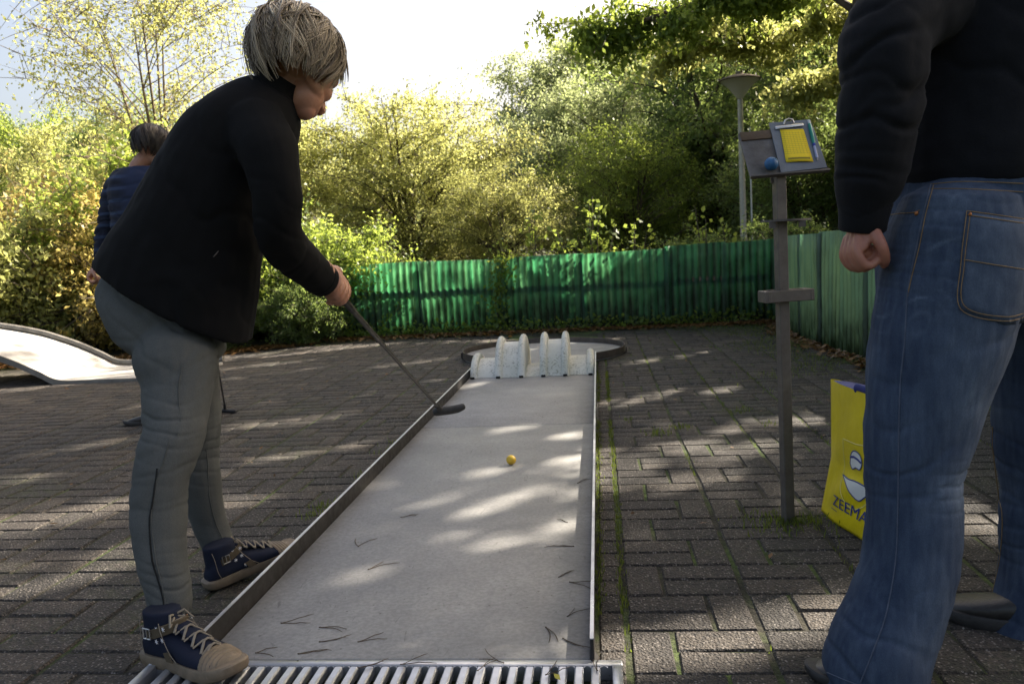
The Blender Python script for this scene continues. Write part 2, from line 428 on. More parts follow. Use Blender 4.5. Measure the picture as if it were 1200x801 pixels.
# the mossy verge in front of the fence, and round the post
nb = 16000; x = r.uniform(-2.6, 2.45, nb); y = r.uniform(5.6, 7.7, nb)
q = np.column_stack([x, y, 0*x]); keep = (vnoise(q, 1.8, 4)+.33*np.clip((y-6.9)/.6, -1.5, 1)+.22*np.clip((x-1.2), -1, 1.2)) > .62
keep &= (np.hypot(x, y-5.55) > .74) & (x < 2.33)
a = np.column_stack([x, y, np.full(nb, -.004)])[keep]
nb = 5200; y = r.uniform(3.3, 7.5, nb); x = np.array([fence_x(v) for v in y])-np.abs(r.normal(0, .42, nb))-.04
q = np.column_stack([x, y, 0*x]); k2 = vnoise(q, 1.9, 4) > .45
b = q[k2]
nb = 420; an = r.uniform(0, 6.28, nb); rr = np.abs(r.normal(.04, .07, nb)); c = np.column_stack([1.10+rr*np.cos(an)*1.5, .99+rr*np.sin(an), 0*rr])
V, F, T = blades(np.vstack([a, b, c]), .024, .004, 2, 1.0)
me = npmesh('verge_grass', V, F); attr(me, 'tint', T*.8); o = mkobj('verge_grass', me, M['grass'], smooth=False)
tag(o, 'low moss and grass along the foot of the green fence', 'grass', kind='stuff')
# fallen leaves
def litter(P, size, seed):
    r = np.random.default_rng(seed); n = len(P); a = r.uniform(0, 6.28, n); s = size*r.uniform(.5, 1.3, n)
    d = np.stack([np.cos(a), np.sin(a), r.normal(0, .25, n)], 1); p = np.stack([-np.sin(a), np.cos(a), r.normal(0, .3, n)], 1)
    up = np.array([0,0,1.])
    V = np.stack([P-d*s[:,None]*.5, P+p*s[:,None]*.3+up*s[:,None]*.12, P+d*s[:,None]*.5+up*s[:,None]*.1, P-p*s[:,None]*.3+up*s[:,None]*.1], 1).reshape(-1,3)
    k = np.arange(n)*4; return V, np.stack([k,k+1,k+2,k+3], 1), np.repeat(r.random(n), 4)
n = 3200; x = r.uniform(-2.6, 2.45, n); y = 7.62-np.abs(r.normal(0, .16, n)); A = np.column_stack([x, y, np.full(n, .02)])
n = 3400; t = r.random(n); x = -6+3.4*t; y = np.interp(x, [-6,-3.4,-2.4], [6.1,6.6,7.5])+r.normal(.1, .16, n); C_ = np.column_stack([x, y, np.full(n, .015)])
n = 900; y = r.uniform(3.0, 7.5, n); x = np.array([fence_x(v) for v in y])-np.abs(r.normal(0, .10, n))-.03; D = np.column_stack([x, y, np.full(n, .012)])
n = 170; x = r.uniform(-4, 2.2, n); y = r.uniform(0, 7, n); k = (np.abs(x) > .56); E_ = np.column_stack([x, y, np.full(n, .006)])[k]
V, F, T = litter(np.vstack([A, C_, D]), .06, 5); V2, F2, T2 = litter(E_, .028, 6)
me = npmesh('leaf_litter', np.vstack([V, V2]), np.vstack([F, F2+len(V)])); attr(me, 'tint', np.concatenate([T, T2])); o = mkobj('leaf_litter', me, M['dead_leaf'], smooth=False)
tag(o, 'brown fallen leaves scattered along the hedge and fence', 'fallen leaves', kind='stuff')

# ================================================================== MINIGOLF LANE
def slab_mat():
    m, nt, bs = newmat('lane_concrete'); bs.inputs['Roughness'].default_value = .62
    a = ramp(nt, noise(nt, 2.2, 8, .65), [(.3, (.235,.231,.222)), (.7, (.37,.36,.343))])
    b = ramp(nt, noise(nt, 90, 3), [(.35, (.82,.82,.82)), (.65, (1.08,1.08,1.08))])
    c = mixc(nt, 1.0, a, b, 'MULTIPLY')
    st = ramp(nt, noise(nt, 7, 7, .7, stretch=(1,.45,1)), [(.58, (0,0,0)), (.75, (1,1,1))])
    c = mixc(nt, maths(nt, 'MULTIPLY', st, .45), c, (.20,.185,.16))
    v = nt.nodes.new('ShaderNodeTexVoronoi'); v.inputs['Scale'].default_value = 24
    tc = nt.nodes.new('ShaderNodeTexCoord'); nt.links.new(tc.outputs['Object'], v.inputs['Vector'])
    dots = maths(nt, 'MULTIPLY', ramp(nt, v.outputs['Distance'], [(.05, (1,1,1)), (.09, (0,0,0))]), .7)
    c = mixc(nt, dots, c, (.09,.08,.07))
    # grime gathered along the two long edges, and broad damp stains
    sx = nt.nodes.new('ShaderNodeSeparateXYZ'); nt.links.new(tc.outputs['Object'], sx.inputs[0])
    ed = maths(nt, 'MULTIPLY', maths(nt, 'SUBTRACT', maths(nt, 'ABSOLUTE', sx.outputs[0]), .35), 9.0, True)
    ed = maths(nt, 'MULTIPLY', ed, ramp(nt, noise(nt, 9, 7, .7), [(.38, (0,0,0)), (.62, (1,1,1))]))
    c = mixc(nt, maths(nt, 'MULTIPLY', ed, .6), c, (.12,.11,.09))
    br = ramp(nt, noise(nt, 1.1, 5, .6, dist=1.0), [(.42, (0,0,0)), (.6, (1,1,1))]); c = mixc(nt, maths(nt, 'MULTIPLY', br, .28), c, (.17,.175,.18))
    sc_ = ramp(nt, noise(nt, 34, 3, .5, dist=2.0, stretch=(1,.3,1)), [(.66, (0,0,0)), (.72, (1,1,1))]); c = mixc(nt, maths(nt, 'MULTIPLY', sc_, .5), c, (.11,.105,.10))
    nt.links.new(c, bs.inputs['Base Color']); bump(nt, bs, noise(nt, 260, 4), .25, .002); return m
M['slab'] = slab_mat()
def steel_mat(name, c1, c2, rough, metal=.85):
    m, nt, bs = newmat(name); bs.inputs['Metallic'].default_value = metal
    nt.links.new(ramp(nt, noise(nt, 14, 7, .7), [(.3, c1), (.7, c2)]), bs.inputs['Base Color'])
    nt.links.new(ramp(nt, noise(nt, 30, 5), [(.3, (rough-.12,)*3), (.7, (rough+.15,)*3)]), bs.inputs['Roughness'])
    bump(nt, bs, noise(nt, 120, 4), .15, .001); return m
M['steel'] = steel_mat('galvanised_steel', (.34,.34,.35), (.22,.22,.225), .42)
M['steel_dark'] = steel_mat('dark_rim_steel', (.042,.039,.036), (.026,.023,.021), .55, .35)
M['steel_brown'] = steel_mat('weathered_steel', (.13,.11,.095), (.07,.055,.045), .6, .5)
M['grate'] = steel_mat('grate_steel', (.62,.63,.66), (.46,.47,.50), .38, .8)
M['black'] = mat('black_gap', (.008,.008,.008), rough=.9, bstr=0)
lane = thing('minigolf_lane', 'long grey concrete minigolf lane with low steel rims and round end', 'minigolf lane', (0,0,0))
ZB, ZR = .03, .082
ys = [0, 2.50, 4.16, 4.94]
for a, b in zip(ys[:-1], ys[1:]):
    mb = MB(); mb.box((0, (a+b)/2, ZB-.0125), (.896, b-a-.010, .025), bev=.0025); mb.build('lane_plate', M['slab'], lane)
def circ(rad, z, n=72, a0=0, a1=2*math.pi, cy=5.55):
    return [Vector((rad*math.cos(a0+(a1-a0)*i/n), cy+rad*math.sin(a0+(a1-a0)*i/n), z)) for i in range(n+(0 if a1-a0 > 6.28 else 1))]
mb = MB(); k = 64; top = circ(.694, ZB-.001, k); bot = circ(.694, ZB-.026, k)
# round plate, cut straight where the lane plates end
top = [Vector((p.x, max(p.y, 4.944), p.z)) for p in top]; bot = [Vector((p.x, max(p.y, 4.944), p.z)) for p in bot]
mb.rings([bot, top]); mb.build('round_plate', M['slab'], lane)
def lane_rim(sx):
    mb = MB()
    mb.box((sx*.4535, 2.50, (ZR-.03)/2), (.007, 5.02, ZR+.03), bev=.0012)       # upright flat
    mb.box((sx*.470, 2.50, -.010), (.026, 5.02, .006))                            # foot flange on the bricks
    for yy in (.4, 1.7, 3.0, 4.3): mb.tube([(sx*.4575, yy, .028), (sx*.462, yy, .028)], .007, 6)
    return mb
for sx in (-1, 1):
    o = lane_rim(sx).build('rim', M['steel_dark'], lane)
    mb = MB(); mb.box((sx*.4535, 2.50, ZR+.0012), (.0085, 5.02, .0022)); mb.build('top_edge', M['grate'], o)  # worn top edge, with the sky's reflection put into its brighter steel
a0 = -math.pi/2+math.asin(.4535/.70); a1 = 1.5*math.pi-math.asin(.4535/.70)
def arc(rad, z): return [Vector((rad*math.cos(a0+(a1-a0)*i/72), 5.55+rad*math.sin(a0+(a1-a0)*i/72), z)) for i in range(73)]
mb = MB(); A = [arc(.698, .016), arc(.698, .074), arc(.704, .074), arc(.704, .016)]
vs = [p for q in A for p in q]; fs = []
for q in range(4):
    for i in range(72): a, b = q*73+i, ((q+1)%4)*73+i; fs.append((a, a+1, b+1, b))
fs += [(0,73,146,219), (72,291,218,145)]
mb.add(vs, fs); mb.build('round_rim', M['steel_brown'], lane)
for q in (-1, 1): mb = MB(); mb.box((q*.712, 5.50, .03), (.012, .04, .05)); mb.build('rim_bracket', M['steel_brown'], lane)

# white wave obstacle
def white_grp():
    m, nt, bs = newmat('speckled_white'); bs.inputs['Roughness'].default_value = .5
    c = ramp(nt, noise(nt, 5, 6), [(.3, (.70,.68,.61)), (.75, (.55,.54,.46))])
    v = ramp(nt, noise(nt, 75, 3, .5), [(.54, (0,0,0)), (.62, (1,1,1))]); area = ramp(nt, noise(nt, 8, 4), [(.40, (0,0,0)), (.58, (1,1,1))])
    c = mixc(nt, maths(nt, 'MULTIPLY', maths(nt, 'MULTIPLY', v, area), .55), c, (.12,.11,.06))
    g = ramp(nt, noise(nt, 3, 6), [(.5, (0,0,0)), (.8, (1,1,1))]); c = mixc(nt, maths(nt, 'MULTIPLY', g, .35), c, (.30,.34,.20))
    nt.links.new(c, bs.inputs['Base Color']); bump(nt, bs, noise(nt, 60, 3), .3, .004); return m
M['grp'] = white_grp()
obs = thing('lane_obstacle', 'white speckled wave obstacle with six rounded fins across the lane', 'minigolf obstacle', (0,4.3,ZB))
YO, LO = 4.42, .29
def prof(h, L, n=18, y=YO, p=1.25):
    out = []
    for i in range(n+1):
        t = -1+2*i/n; out.append((y+t*L, h*max(0, 1-abs(t)**2.1)**(1/p)))
    return out
def hump(x0, x1, h, L, name='hump'):
    p = prof(h, L); z0 = ZB+.001
    rs = [[Vector((x, y, z0)) for y, z in p]+[] for x in (x0, x1)]
    mb = MB(); n = len(p); vs = []
    for x in (x0, x1): vs += [Vector((x, y, z0+z)) for y, z in p]
    vs += [Vector((x, y, z0)) for x in (x0, x1) for y in (p[0][0], p[-1][0])]
    fs = [(i, n+i, n+i+1, i+1) for i in range(n-1)]+[tuple(range(n)), tuple(range(2*n-1, n-1, -1))]
    mb.add(vs, fs); mb.build(name, M['grp'], obs)
def fin(x, h, L, t=.025):
    p = prof(h, L, 22); mb = MB(); rs = []
    n = len(p)
    for k, (dx, ins) in enumerate([(-t, .004), (-t*.95, .0), (-t*.6, -.016), (0, -.022), (t*.6, -.016), (t*.95, 0), (t, .004)]):
        q = []
        for y, z in p:
            s = 1-ins/.25*1.0
            q.append(Vector((x+dx, YO+(y-YO)*(1-ins*1.2), ZB+.001+z*s)))
        rs.append(q)
    vs = [v for q in rs for v in q]; fs = []
    for k in range(len(rs)-1):
        for i in range(n-1): a = k*n+i; b = a+n; fs.append((a, b, b+1, a+1))
        fs.append((k*n, k*n+n-1, (k+1)*n+n-1, (k+1)*n))
    fs += [tuple(range(n)), tuple(range(len(vs)-1, len(vs)-n-1, -1))]
    mb.add(vs, fs); mb.build('fin', M['grp'], obs)
fx = [-.415, -.232, -.068, .088, .242, .418]
for x, h, L in zip(fx, [.135, .245, .255, .262, .262, .135], [.27, .30, .30, .30, .30, .27]): fin(x, h, L)
hump(fx[0]+.014, fx[1]-.014, .105, .262); hump(fx[1]+.014, fx[2]-.014, .222, .287)
hump(fx[2]+.014, fx[3]-.014, .045, .27, 'low_ramp'); hump(fx[3]+.014, fx[4]-.014, .228, .287); hump(fx[4]+.014, fx[5]-.014, .10, .262)
for x in fx:
    mb = MB(); mb.box((x, YO-.312, ZB+.008), (.03, .016, .014), bev=.003); mb.build('foot', M['black'], obs)

# drain grate
gr = thing('drain_grate', 'galvanised slotted drain grate at the near end of the lane', 'drain grate', (-.02,-.12,0))
GX0, GX1, GY0, GY1, GZ = -.565, .518, -.262, -.014, .032
mb = MB()
for y in (GY0, GY1): mb.box(((GX0+GX1)/2, y, GZ-.02), (GX1-GX0, .022, .04), bev=.002)
for x in (GX0+.011, GX1-.011): mb.box((x, (GY0+GY1)/2, GZ-.02), (.022, GY1-GY0-.022, .04), bev=.002)
mb.build('frame', M['grate'], gr)
n = 29; pitch = (GX1-GX0-.044)/n
bar = None
for i in range(n-1):
    x = GX0+.022+(i+1)*pitch
    if bar is None:
        mb = MB(); mb.box((0,0,0), (pitch*.55, GY1-GY0-.024, .022), bev=.003)
        bar = mb.mesh('bar')
        for k in range(1): pass
        bar.materials.append(M['grate'])
    o = bpy.data.objects.new('bar', bar); COL.objects.link(o); o.parent = gr; o.location = Vector((x, (GY0+GY1)/2, GZ-.0135))-wl(gr)
# rounded slot ends
mb = MB()
for i in range(n):
    x = GX0+.022+(i+.5)*pitch
    for y, s in ((GY1-.012, -1), (GY0+.012, 1)):
        w = pitch*.225
        mb.add([(x-w, y, GZ-.0032), (x-w, y+s*w, GZ-.0032), (x-w*.7, y+s*w*.35, GZ-.0032), (x, y+s*w*.12, GZ-.0032)], [(0,1,2),(0,2,3)])
        mb.add([(x+w, y, GZ-.0032), (x+w, y+s*w, GZ-.0032), (x+w*.7, y+s*w*.35, GZ-.0032), (x, y+s*w*.12, GZ-.0032)], [(0,2,1),(0,3,2)])
o = mb.build('slot_ends', M['grate'], gr, False); o['kind'] = 'stuff'
mb = MB(); mb.box((-.02, -.138, -.02), (1.04, .21, .01)); mb.build('channel', M['black'], gr)

# ball
def ball_mat(name, c1, c2):
    return mat(name, c1, c2, .42, 30, bstr=.25, bscale=260, bdist=.001)
M['ball_y'] = ball_mat('yellow_ball', (.72,.47,.03), (.60,.36,.03)); M['ball_b'] = ball_mat('blue_ball', (.03,.14,.30), (.02,.10,.23))
bc = gnd(599, 538.5, ZB+.021)
mb = MB(); mb.ell((bc.x, bc.y, ZB+.0215), (.0205,.0205,.0205), nu=32, nv=20); mb.tube([Vector((bc.x+.0205*math.cos(a), bc.y, ZB+.0215+.0205*math.sin(a))) for a in np.linspace(0, 6.283, 33)[:-1]], .0004, 4, closed=True)
o = mb.build('golf_ball', M['ball_y'], loc=(bc.x, bc.y, ZB)); tag(o, 'small yellow golf ball lying on the grey lane', 'ball')

# pine needles and twigs on the lane
M['needle'] = mat('needle', (.11,.075,.045), (.055,.038,.025), .8, 40, bstr=0)
def needle_mesh(seed):
    r = random.Random(seed); mb = MB()
    for k in range(2):
        L = r.uniform(.055, .085); a = r.uniform(-.25, .25)+k*r.uniform(.1, .9); c = r.uniform(-2.5, 2.5); pts = []
        p = Vector((0,0,.0012)); d = a
        for i in range(7): pts.append(p.copy()); p = p+Vector((math.cos(d), math.sin(d), 0))*(L/6); p.z = .0012+.003*math.sin(i/6*3.14)*r.random(); d += c/6*.35
        mb.tube(pts, [.0010]*6+[.0004], 4)
    mb.ell((0,0,.0015), (.003,.0018,.0014), nu=6, nv=4)
    me = mb.mesh('pine_needles'); me.materials.append(M['needle']); return me
nm = [needle_mesh(s) for s in range(9)]
spots = [(345,655,0,0),(440,655,1,3.0),(432,667,2,.6),(330,730,3,-.1),(375,735,4,.05),(375,752,5,.05),(420,752,6,.2),(300,765,7,.1),(350,766,8,-.1),(400,765,0,.2),
 (665,612,1,2.2),(640,568,2,2.0),(632,574,3,1.0),(677,566,4,1.2),(672,640,5,2.8),(663,648,6,1.2),(690,670,7,3.4),(655,676,8,.5),(668,682,0,5.6),(655,712,1,5.5),(665,722,2,.7),(689,706,3,3.8),(640,735,4,5.3),(660,748,5,5.2),(592,575,6,4.0),(420,640,7,1.5),(355,650,8,.5),(500,520,0,1.1),(470,606,1,.3),(600,600,2,.1),(560,740,3,.3),(610,700,4,2.0),(352,640,5,.9),(450,690,6,.4),(520,560,7,.2)]
NEED = {}
for i, (px, py, k, a) in enumerate(spots):
    c = gnd(px, py, ZB+.0005)
    if abs(c.x) > .435 or c.y < .01 or i in (1,9,11,12,15,19,24,27,29,30,31,33,34): continue
    o = bpy.data.objects.new('pine_needles', nm[k]); COL.objects.link(o); o.location = (c.x, c.y, ZB+.0006); o.rotation_euler = (0,0,a); s = random.uniform(.75, 1.35); o.scale = (s,s,1)
    side = 'beside the left rim' if c.x < -.25 else 'beside the right rim' if c.x > .25 else 'in mid lane'
    dist = 'close to the grate' if c.y < .25 else 'just beyond the grate' if c.y < .75 else 'short of the ball' if c.y < 1.55 else 'level with the ball'
    cell = (side, dist); NEED[cell] = NEED.get(cell, 0)+1; n_ = ['', 'second ', 'third ', 'fourth ', 'fifth ', 'sixth '][NEED[cell]-1]
    tag(o, '%spair of brown pine needles %s %s' % (n_, side, dist), 'pine needles', 'pine needles fallen on the lane')
for i, (px, py, k, a) in enumerate([(470,778,0,.1),(560,785,1,.9),(590,776,2,2.3),(700,785,4,1.9),(420,782,5,.2),(640,790,3,.5)]):
    c = gnd(px, py, GZ+.002); o = bpy.data.objects.new('pine_needles', nm[k]); COL.objects.link(o); o.location = (c.x, c.y, GZ+.001); o.rotation_euler = (0,0,a)
    tag(o, 'brown pine needles lying across the drain grate, '+['leftmost pair near the shoe','pair left of the middle','pair just right of the middle','rightmost pair','second pair from the shoe','pair beside the yellow leaf'][i], 'pine needles', 'pine needles fallen on the drain grate')
c = gnd(653, 795, GZ); 
V, F, T = litter(np.array([[c.x, c.y, GZ+.004]]), .03, 9); me = npmesh('fallen_leaf', V-np.array([c.x, c.y, GZ]), F); attr(me, 'tint', T*0+1); M['yl'] = mat('yellow_leaf', (.5,.42,.05), rough=.6)
o = mkobj('fallen_leaf', me, M['yl'], smooth=False); o.location = (c.x, c.y, GZ); tag(o, 'small yellow fallen leaf on the drain grate', 'leaf')

# ================================================================== FENCE
def plastic(pale=False):
    m, nt, bs = newmat('green_corrugated_plastic'); bs.inputs['Roughness'].default_value = .45
    g = nt.nodes.new('ShaderNodeNewGeometry')
    def wn(sc, det, st):
        mp = nt.nodes.new('ShaderNodeMapping'); mp.inputs['Scale'].default_value = st; nt.links.new(g.outputs['Position'], mp.inputs[0])
        n = nt.nodes.new('ShaderNodeTexNoise'); n.inputs['Scale'].default_value = sc; n.inputs['Detail'].default_value = det; nt.links.new(mp.outputs[0], n.inputs['Vector']); return n.outputs['Fac']
    col = ramp(nt, wn(2.5, 5, (1,1,.4)), [(.3, (.028,.115,.07)), (.7, (.07,.20,.125))])
    if pale: col = mixc(nt, .75, col, (.24,.31,.26))
    streak = ramp(nt, wn(16, 5, (1,1,.07)), [(.42, (0,0,0)), (.68, (1,1,1))])
    col = mixc(nt, maths(nt, 'MULTIPLY', streak, .55), col, (.20,.26,.17))
    a = nt.nodes.new('ShaderNodeAttribute'); a.attribute_name = 'grime_shade'
    gr_ = maths(nt, 'MULTIPLY', a.outputs['Fac'], ramp(nt, wn(30, 4, (1,1,.3)), [(.3, (.5,.5,.5)), (.6, (1,1,1))]))
    gr_ = maths(nt, 'ADD', gr_, maths(nt, 'MULTIPLY', ramp(nt, wn(5, 6, (1,1,.8)), [(.45, (0,0,0)), (.62, (1,1,1))]), .36 if not pale else .15), True)
    col = mixc(nt, gr_, col, (.035,.05,.025))
    nt.links.new(col, bs.inputs['Base Color'])
    t = nt.nodes.new('ShaderNodeBsdfTranslucent')
    tr_ = (.30,.66,.42) if not pale else (.34,.52,.40)
    nt.links.new(mixc(nt, gr_, mixc(nt, maths(nt, 'MULTIPLY', streak, .5), tr_, (.55,.72,.48)), (.06,.10,.05)), t.inputs['Color'])
    mx = nt.nodes.new('ShaderNodeMixShader'); mx.inputs[0].default_value = .64
    nt.links.new(bs.outputs[0], mx.inputs[1]); nt.links.new(t.outputs[0], mx.inputs[2]); nt.links.new(mx.outputs[0], nt.nodes['Material Output'].inputs[0])
    return m
M['plastic'] = plastic(); M['plastic_pale'] = plastic(True)
def corr_panel(p0, p1, h0, h1, parent, seed, z0=-.05, mt='plastic'):
    """corrugated sheet from p0 to p1 (ground points), heights of its two ends"""
    p0, p1 = Vector(p0), Vector(p1); L = (p1-p0).length; d = (p1-p0)/L; nrm = Vector((-d.y, d.x, 0)); r = random.Random(seed)
    n = max(8, int(L/.0765*8)); rows = 6; V = []; G = []
    bow = r.uniform(-.015, .015); off = r.uniform(-.004, .004); lean = r.uniform(-.02, .02) if mt == 'plastic' else .01; ht = r.uniform(-.012, .012)
    for j in range(rows+1):
        for i in range(n+1):
            t = i/n; s = j/rows; x = t*L; h = (h0+(h1-h0)*t)+ht
            w = .0105*math.cos(2*math.pi*x/.0765)+off+bow*math.sin(math.pi*t)*s+lean*s+.006*math.sin(x*9+j)*s
            p = p0+d*x+nrm*w; V.append((p.x, p.y, z0+s*(h-z0))); G.append(max(0, 1.05-s*2.0)+(.50 if math.cos(2*math.pi*x/.0765) > .45 else 0))  # lower half and grooves darkened: shade painted in together with grime
    F = [(j*(n+1)+i, j*(n+1)+i+1, (j+1)*(n+1)+i+1, (j+1)*(n+1)+i) for j in range(rows) for i in range(n)]
    off_ = np.array(wl(parent)); me = npmesh('corrugated_sheet', np.array(V)-off_, F); attr(me, 'grime_shade', G); o = mkobj('corrugated_sheet', me, M[mt], parent)
    sd = o.modifiers.new('thickness', 'SOLIDIFY'); sd.thickness = .0018
    return o
fb = thing('corrugated_fence', 'low green translucent corrugated fence behind the round end of the lane', 'fence', (0,7.6,0))
fp = [(-3.3,7.85),(-2.45,7.74),(-1.55,7.76),(-.62,7.78),(.30,7.70),(1.22,7.60),(1.85,7.66),(2.40,7.74)]
hh = [.80,.84,.85,.83,.84,.86,.88,.90]
for i in range(len(fp)-1): corr_panel((*fp[i], 0), (*[a+(b-a)*1.05 for a, b in zip(fp[i], fp[i+1])], 0), hh[i], hh[i+1], fb, i)
M['wood'] = mat('weathered_wood', (.16,.12,.08), (.08,.06,.045), .85, 8, bstr=.6, stretch=(1,1,.2))
for i in (0,2,3,4,5,7):
    mb = MB(); mb.box((fp[i][0]+.06, fp[i][1]+.06, .38), (.06,.06,.82), bev=.006); mb.build('fence_post', M['wood'], fb)
mb = MB()
for i in range(len(fp)-1):
    a, b = Vector((*fp[i], .50)), Vector((*fp[i+1], .50)); d = (b-a).normalized(); mb.box((a+b)/2+Vector((-d.y, d.x, 0))*.034, ((b-a).length, .03, .045), d, Vector((-d.y, d.x, 0)), (0,0,1))
mb.build('fence_rail', M['wood'], fb)
fr = thing('corrugated_fence', 'taller green corrugated fence running along the right side behind the score post', 'fence', (2.4,5,0))
fq = [(2.42,7.76),(2.36,7.0),(2.33,6.3),(2.33,5.6),(2.42,4.68),(2.52,3.78),(2.62,2.85),(2.74,1.95),(2.88,1.05),(3.05,.15)]
hq = [.90,.92,.93,.935,.945,.95,.96,.97,.98,.98]
for i in range(len(fq)-1): corr_panel((*fq[i], 0), (*[a+(b-a)*1.09 for a, b in zip(fq[i], fq[i+1])], 0), hq[i], hq[i+1], fr, 30+i, mt='plastic_pale')
for i in (0,3,4,6,8):
    mb = MB(); mb.box((fq[i][0]+.07, fq[i][1], .42), (.06,.06,.9), bev=.006); mb.build('fence_post', M['wood'], fr)

# ================================================================== RAMP LANE ON THE LEFT
M['ramp'] = mat('pale_ramp_concrete', (.46,.45,.42), (.22,.205,.185), .8, 4, bstr=.3, lo=.42, hi=.72)
M['pipe'] = mat('dull_rim_pipe', (.22,.205,.18), (.14,.13,.11), .7, 12, bstr=.3)
rl = thing('ramp_lane', 'pale curved minigolf ramp lane rising to the left behind the players', 'minigolf lane', (-4,5.2,0))
cx = [-3.0,-3.4,-3.75,-4.02,-4.19,-4.37,-4.55,-4.80,-5.2,-5.7,-6.3,-7.0]; cz = [.025,.025,.027,.035,.115,.20,.27,.35,.43,.49,.52,.52]
cc = crom(list(zip(cx, cz)), 5)
def ramp_strip(y0, y1, dz0, dz1):
    mb = MB(); mb.rings([[Vector((x, y0, z+dz1)), Vector((x, y1, z+dz1)), Vector((x, y1, z+dz0)), Vector((x, y0, z+dz0))] for x, z in cc]); return mb
ramp_strip(4.84, 5.74, -.045, 0).build('ramp_plate', M['ramp'], rl)
mb = MB(); mb.tube([(x, 5.76, z+.028) for x, z in cc], .027, 8); mb.build('rim', M['pipe'], rl)
mb = MB(); mb.rings([[Vector((x, 4.826, z+.004)), Vector((x, 4.838, z+.004)), Vector((x, 4.838, z-.05)), Vector((x, 4.826, z-.05))] for x, z in cc]); mb.build('edge_strip', M['pipe'], rl)
for x, h in ((-5.3,.41),(-6.6,.47)):
    mb = MB(); mb.box((x, 5.3, h/2-.02), (.08, .8, h), bev=.01); mb.build('support', M['ramp'], rl)

# ================================================================== STREET LAMP
M['lamp_metal'] = steel_mat('lamp_pole_grey', (.42,.41,.38), (.28,.27,.25), .5, .4)
def lampglass():
    m, nt, bs = newmat('frosted_lamp_cone'); bs.inputs['Base Color'].default_value = (.68,.66,.63,1); bs.inputs['Roughness'].default_value = .35
    t = nt.nodes.new('ShaderNodeBsdfTranslucent'); t.inputs['Color'].default_value = (.85,.82,.78,1)
    mx = nt.nodes.new('ShaderNodeMixShader'); mx.inputs[0].default_value = .45
    nt.links.new(bs.outputs[0], mx.inputs[1]); nt.links.new(t.outputs[0], mx.inputs[2]); nt.links.new(mx.outputs[0], nt.nodes['Material Output'].inputs[0]); return m
M['lampglass'] = lampglass()
LX = at(869, 200, 10.7).x
lp = thing('street_lamp', 'grey street lamp with upturned cone shade standing behind the fence', 'street lamp', (LX+.02,10.7,0))
zt = at(864, 112, 10.7).z
mb = MB(); mb.tube([(LX+.02,10.7,-.1), (LX+.01,10.7,1.2), (LX,10.7,zt-.05)], [.052,.047,.036], 12); mb.build('pole', M['lamp_metal'], lp)
mb = MB(); mb.lathe((LX,10.7,zt-.1), [(.045,.06),(.055,.075),(.075,.10),(.15,.20),(.26,.295),(.268,.30)], 32); mb.build('lamp_shade', M['lampglass'], lp)
mb = MB(); mb.lathe((LX,10.7,zt+.2), [(.285,0),(.29,.012),(.27,.03),(.16,.065),(.07,.08),(.05,.10),(.045,.12),(.001,.125)], 32); mb.build('lamp_cap', M['steel_brown'], lp)
mb = MB(); mb.tube([(LX+.13,10.7,-.1), (LX+.125,10.7,2.45)], .013, 8); mb.build('cable_pipe', mat('white_pipe', (.6,.6,.58)), lp)

# ================================================================== SCORE POST
M['post'] = steel_mat('score_post_steel', (.17,.155,.14), (.10,.085,.075), .55, .5)
M['board_old'] = mat('weathered_board', (.20,.185,.175), (.10,.085,.075), .75, 9, bstr=.5)
PX, PY = 1.088, 1.0
sp = thing('score_post', 'rusty square metal post with sloping board for the score cards', 'score post', (PX,PY,0))
# top shifts slightly as the post leans
tp = Vector((PX-.012, PY, 1.15)); bt = Vector((PX, PY, -.02)); ax = (tp-bt).normalized(); rot = Quaternion((0,0,1), R(16)); X_ = rot@Vector((1,0,0)); Y_ = ax.cross(X_).normalized(); X_ = Y_.cross(ax)
mb = MB(); mb.box((tp+bt)/2, (.033,.033,(tp-bt).length), X_, Y_, ax, bev=.004); mb.build('post', M['post'], sp)
q = at(921, 346, PY)
mb = MB(); mb.box((q.x, PY-.03, q.z), (.158,.012,.037), X_, Y_, ax, bev=.002); mb.box((q.x, PY+.03, q.z), (.158,.012,.037), X_, Y_, ax, bev=.002)
for s in (-1, 1): mb.box(Vector((q.x, PY, q.z))+X_*(s*.073), (.012,.072,.037), X_, Y_, ax, bev=.002)
mb.build('bracket', M['post'], sp)
q = at(920, 257, PY); mb = MB(); zz = q.z
pl = [(-.078,-.012),(-.03,-.05),(.03,-.05),(.078,-.012),(.03,.05),(-.03,.05)]
mb.rings([[Vector((q.x+a, PY+b, zz-.006)) for a, b in pl], [Vector((q.x+a, PY+b, zz)) for a, b in pl]])
for a, b in ((-.045, -.03), (.045, -.03)): mb.box((q.x+a, PY+b, zz-.016), (.02,.012,.02))
mb.build('ball_shelf', M['post'], sp)
# sloping desk: bottom edge BL-BR, top edge leaning back
BL = at(880, 207, .955); BR_ = at(971, 199, .985); TL = at(869, 156, 1.06)
DX = (BR_-BL).normalized(); DUP = (TL-BL); DUP = (DUP-DX*DUP.dot(DX)); DH = DUP.length; DUP.normalize(); DN = DX.cross(DUP).normalized()
if DN.y > 0: DN = -DN
DW = (BR_-BL).length
def desk(u, v, w=0.0): return BL+DX*u+DUP*v+DN*w
mb = MB(); mb.box(desk(DW/2, DH/2, -.006), (DW, DH, .012), DX, DUP, DN, bev=.002); mb.build('desk_board', M['board_old'], sp)
mb = MB(); mb.box(desk(DW/2, -.003, .001), (DW+.004, .006, .016), DX, DUP, DN, bev=.002); mb.build('lip', M['post'], sp)
mb = MB(); mb.box(desk(DW*.36, DH-.018, .003), (DW*.70, .034, .006), DX, DUP, DN, bev=.001); mb.build('top_strip', mat('brown_strip', (.12,.075,.035), (.08,.05,.03), .7, 20), sp)
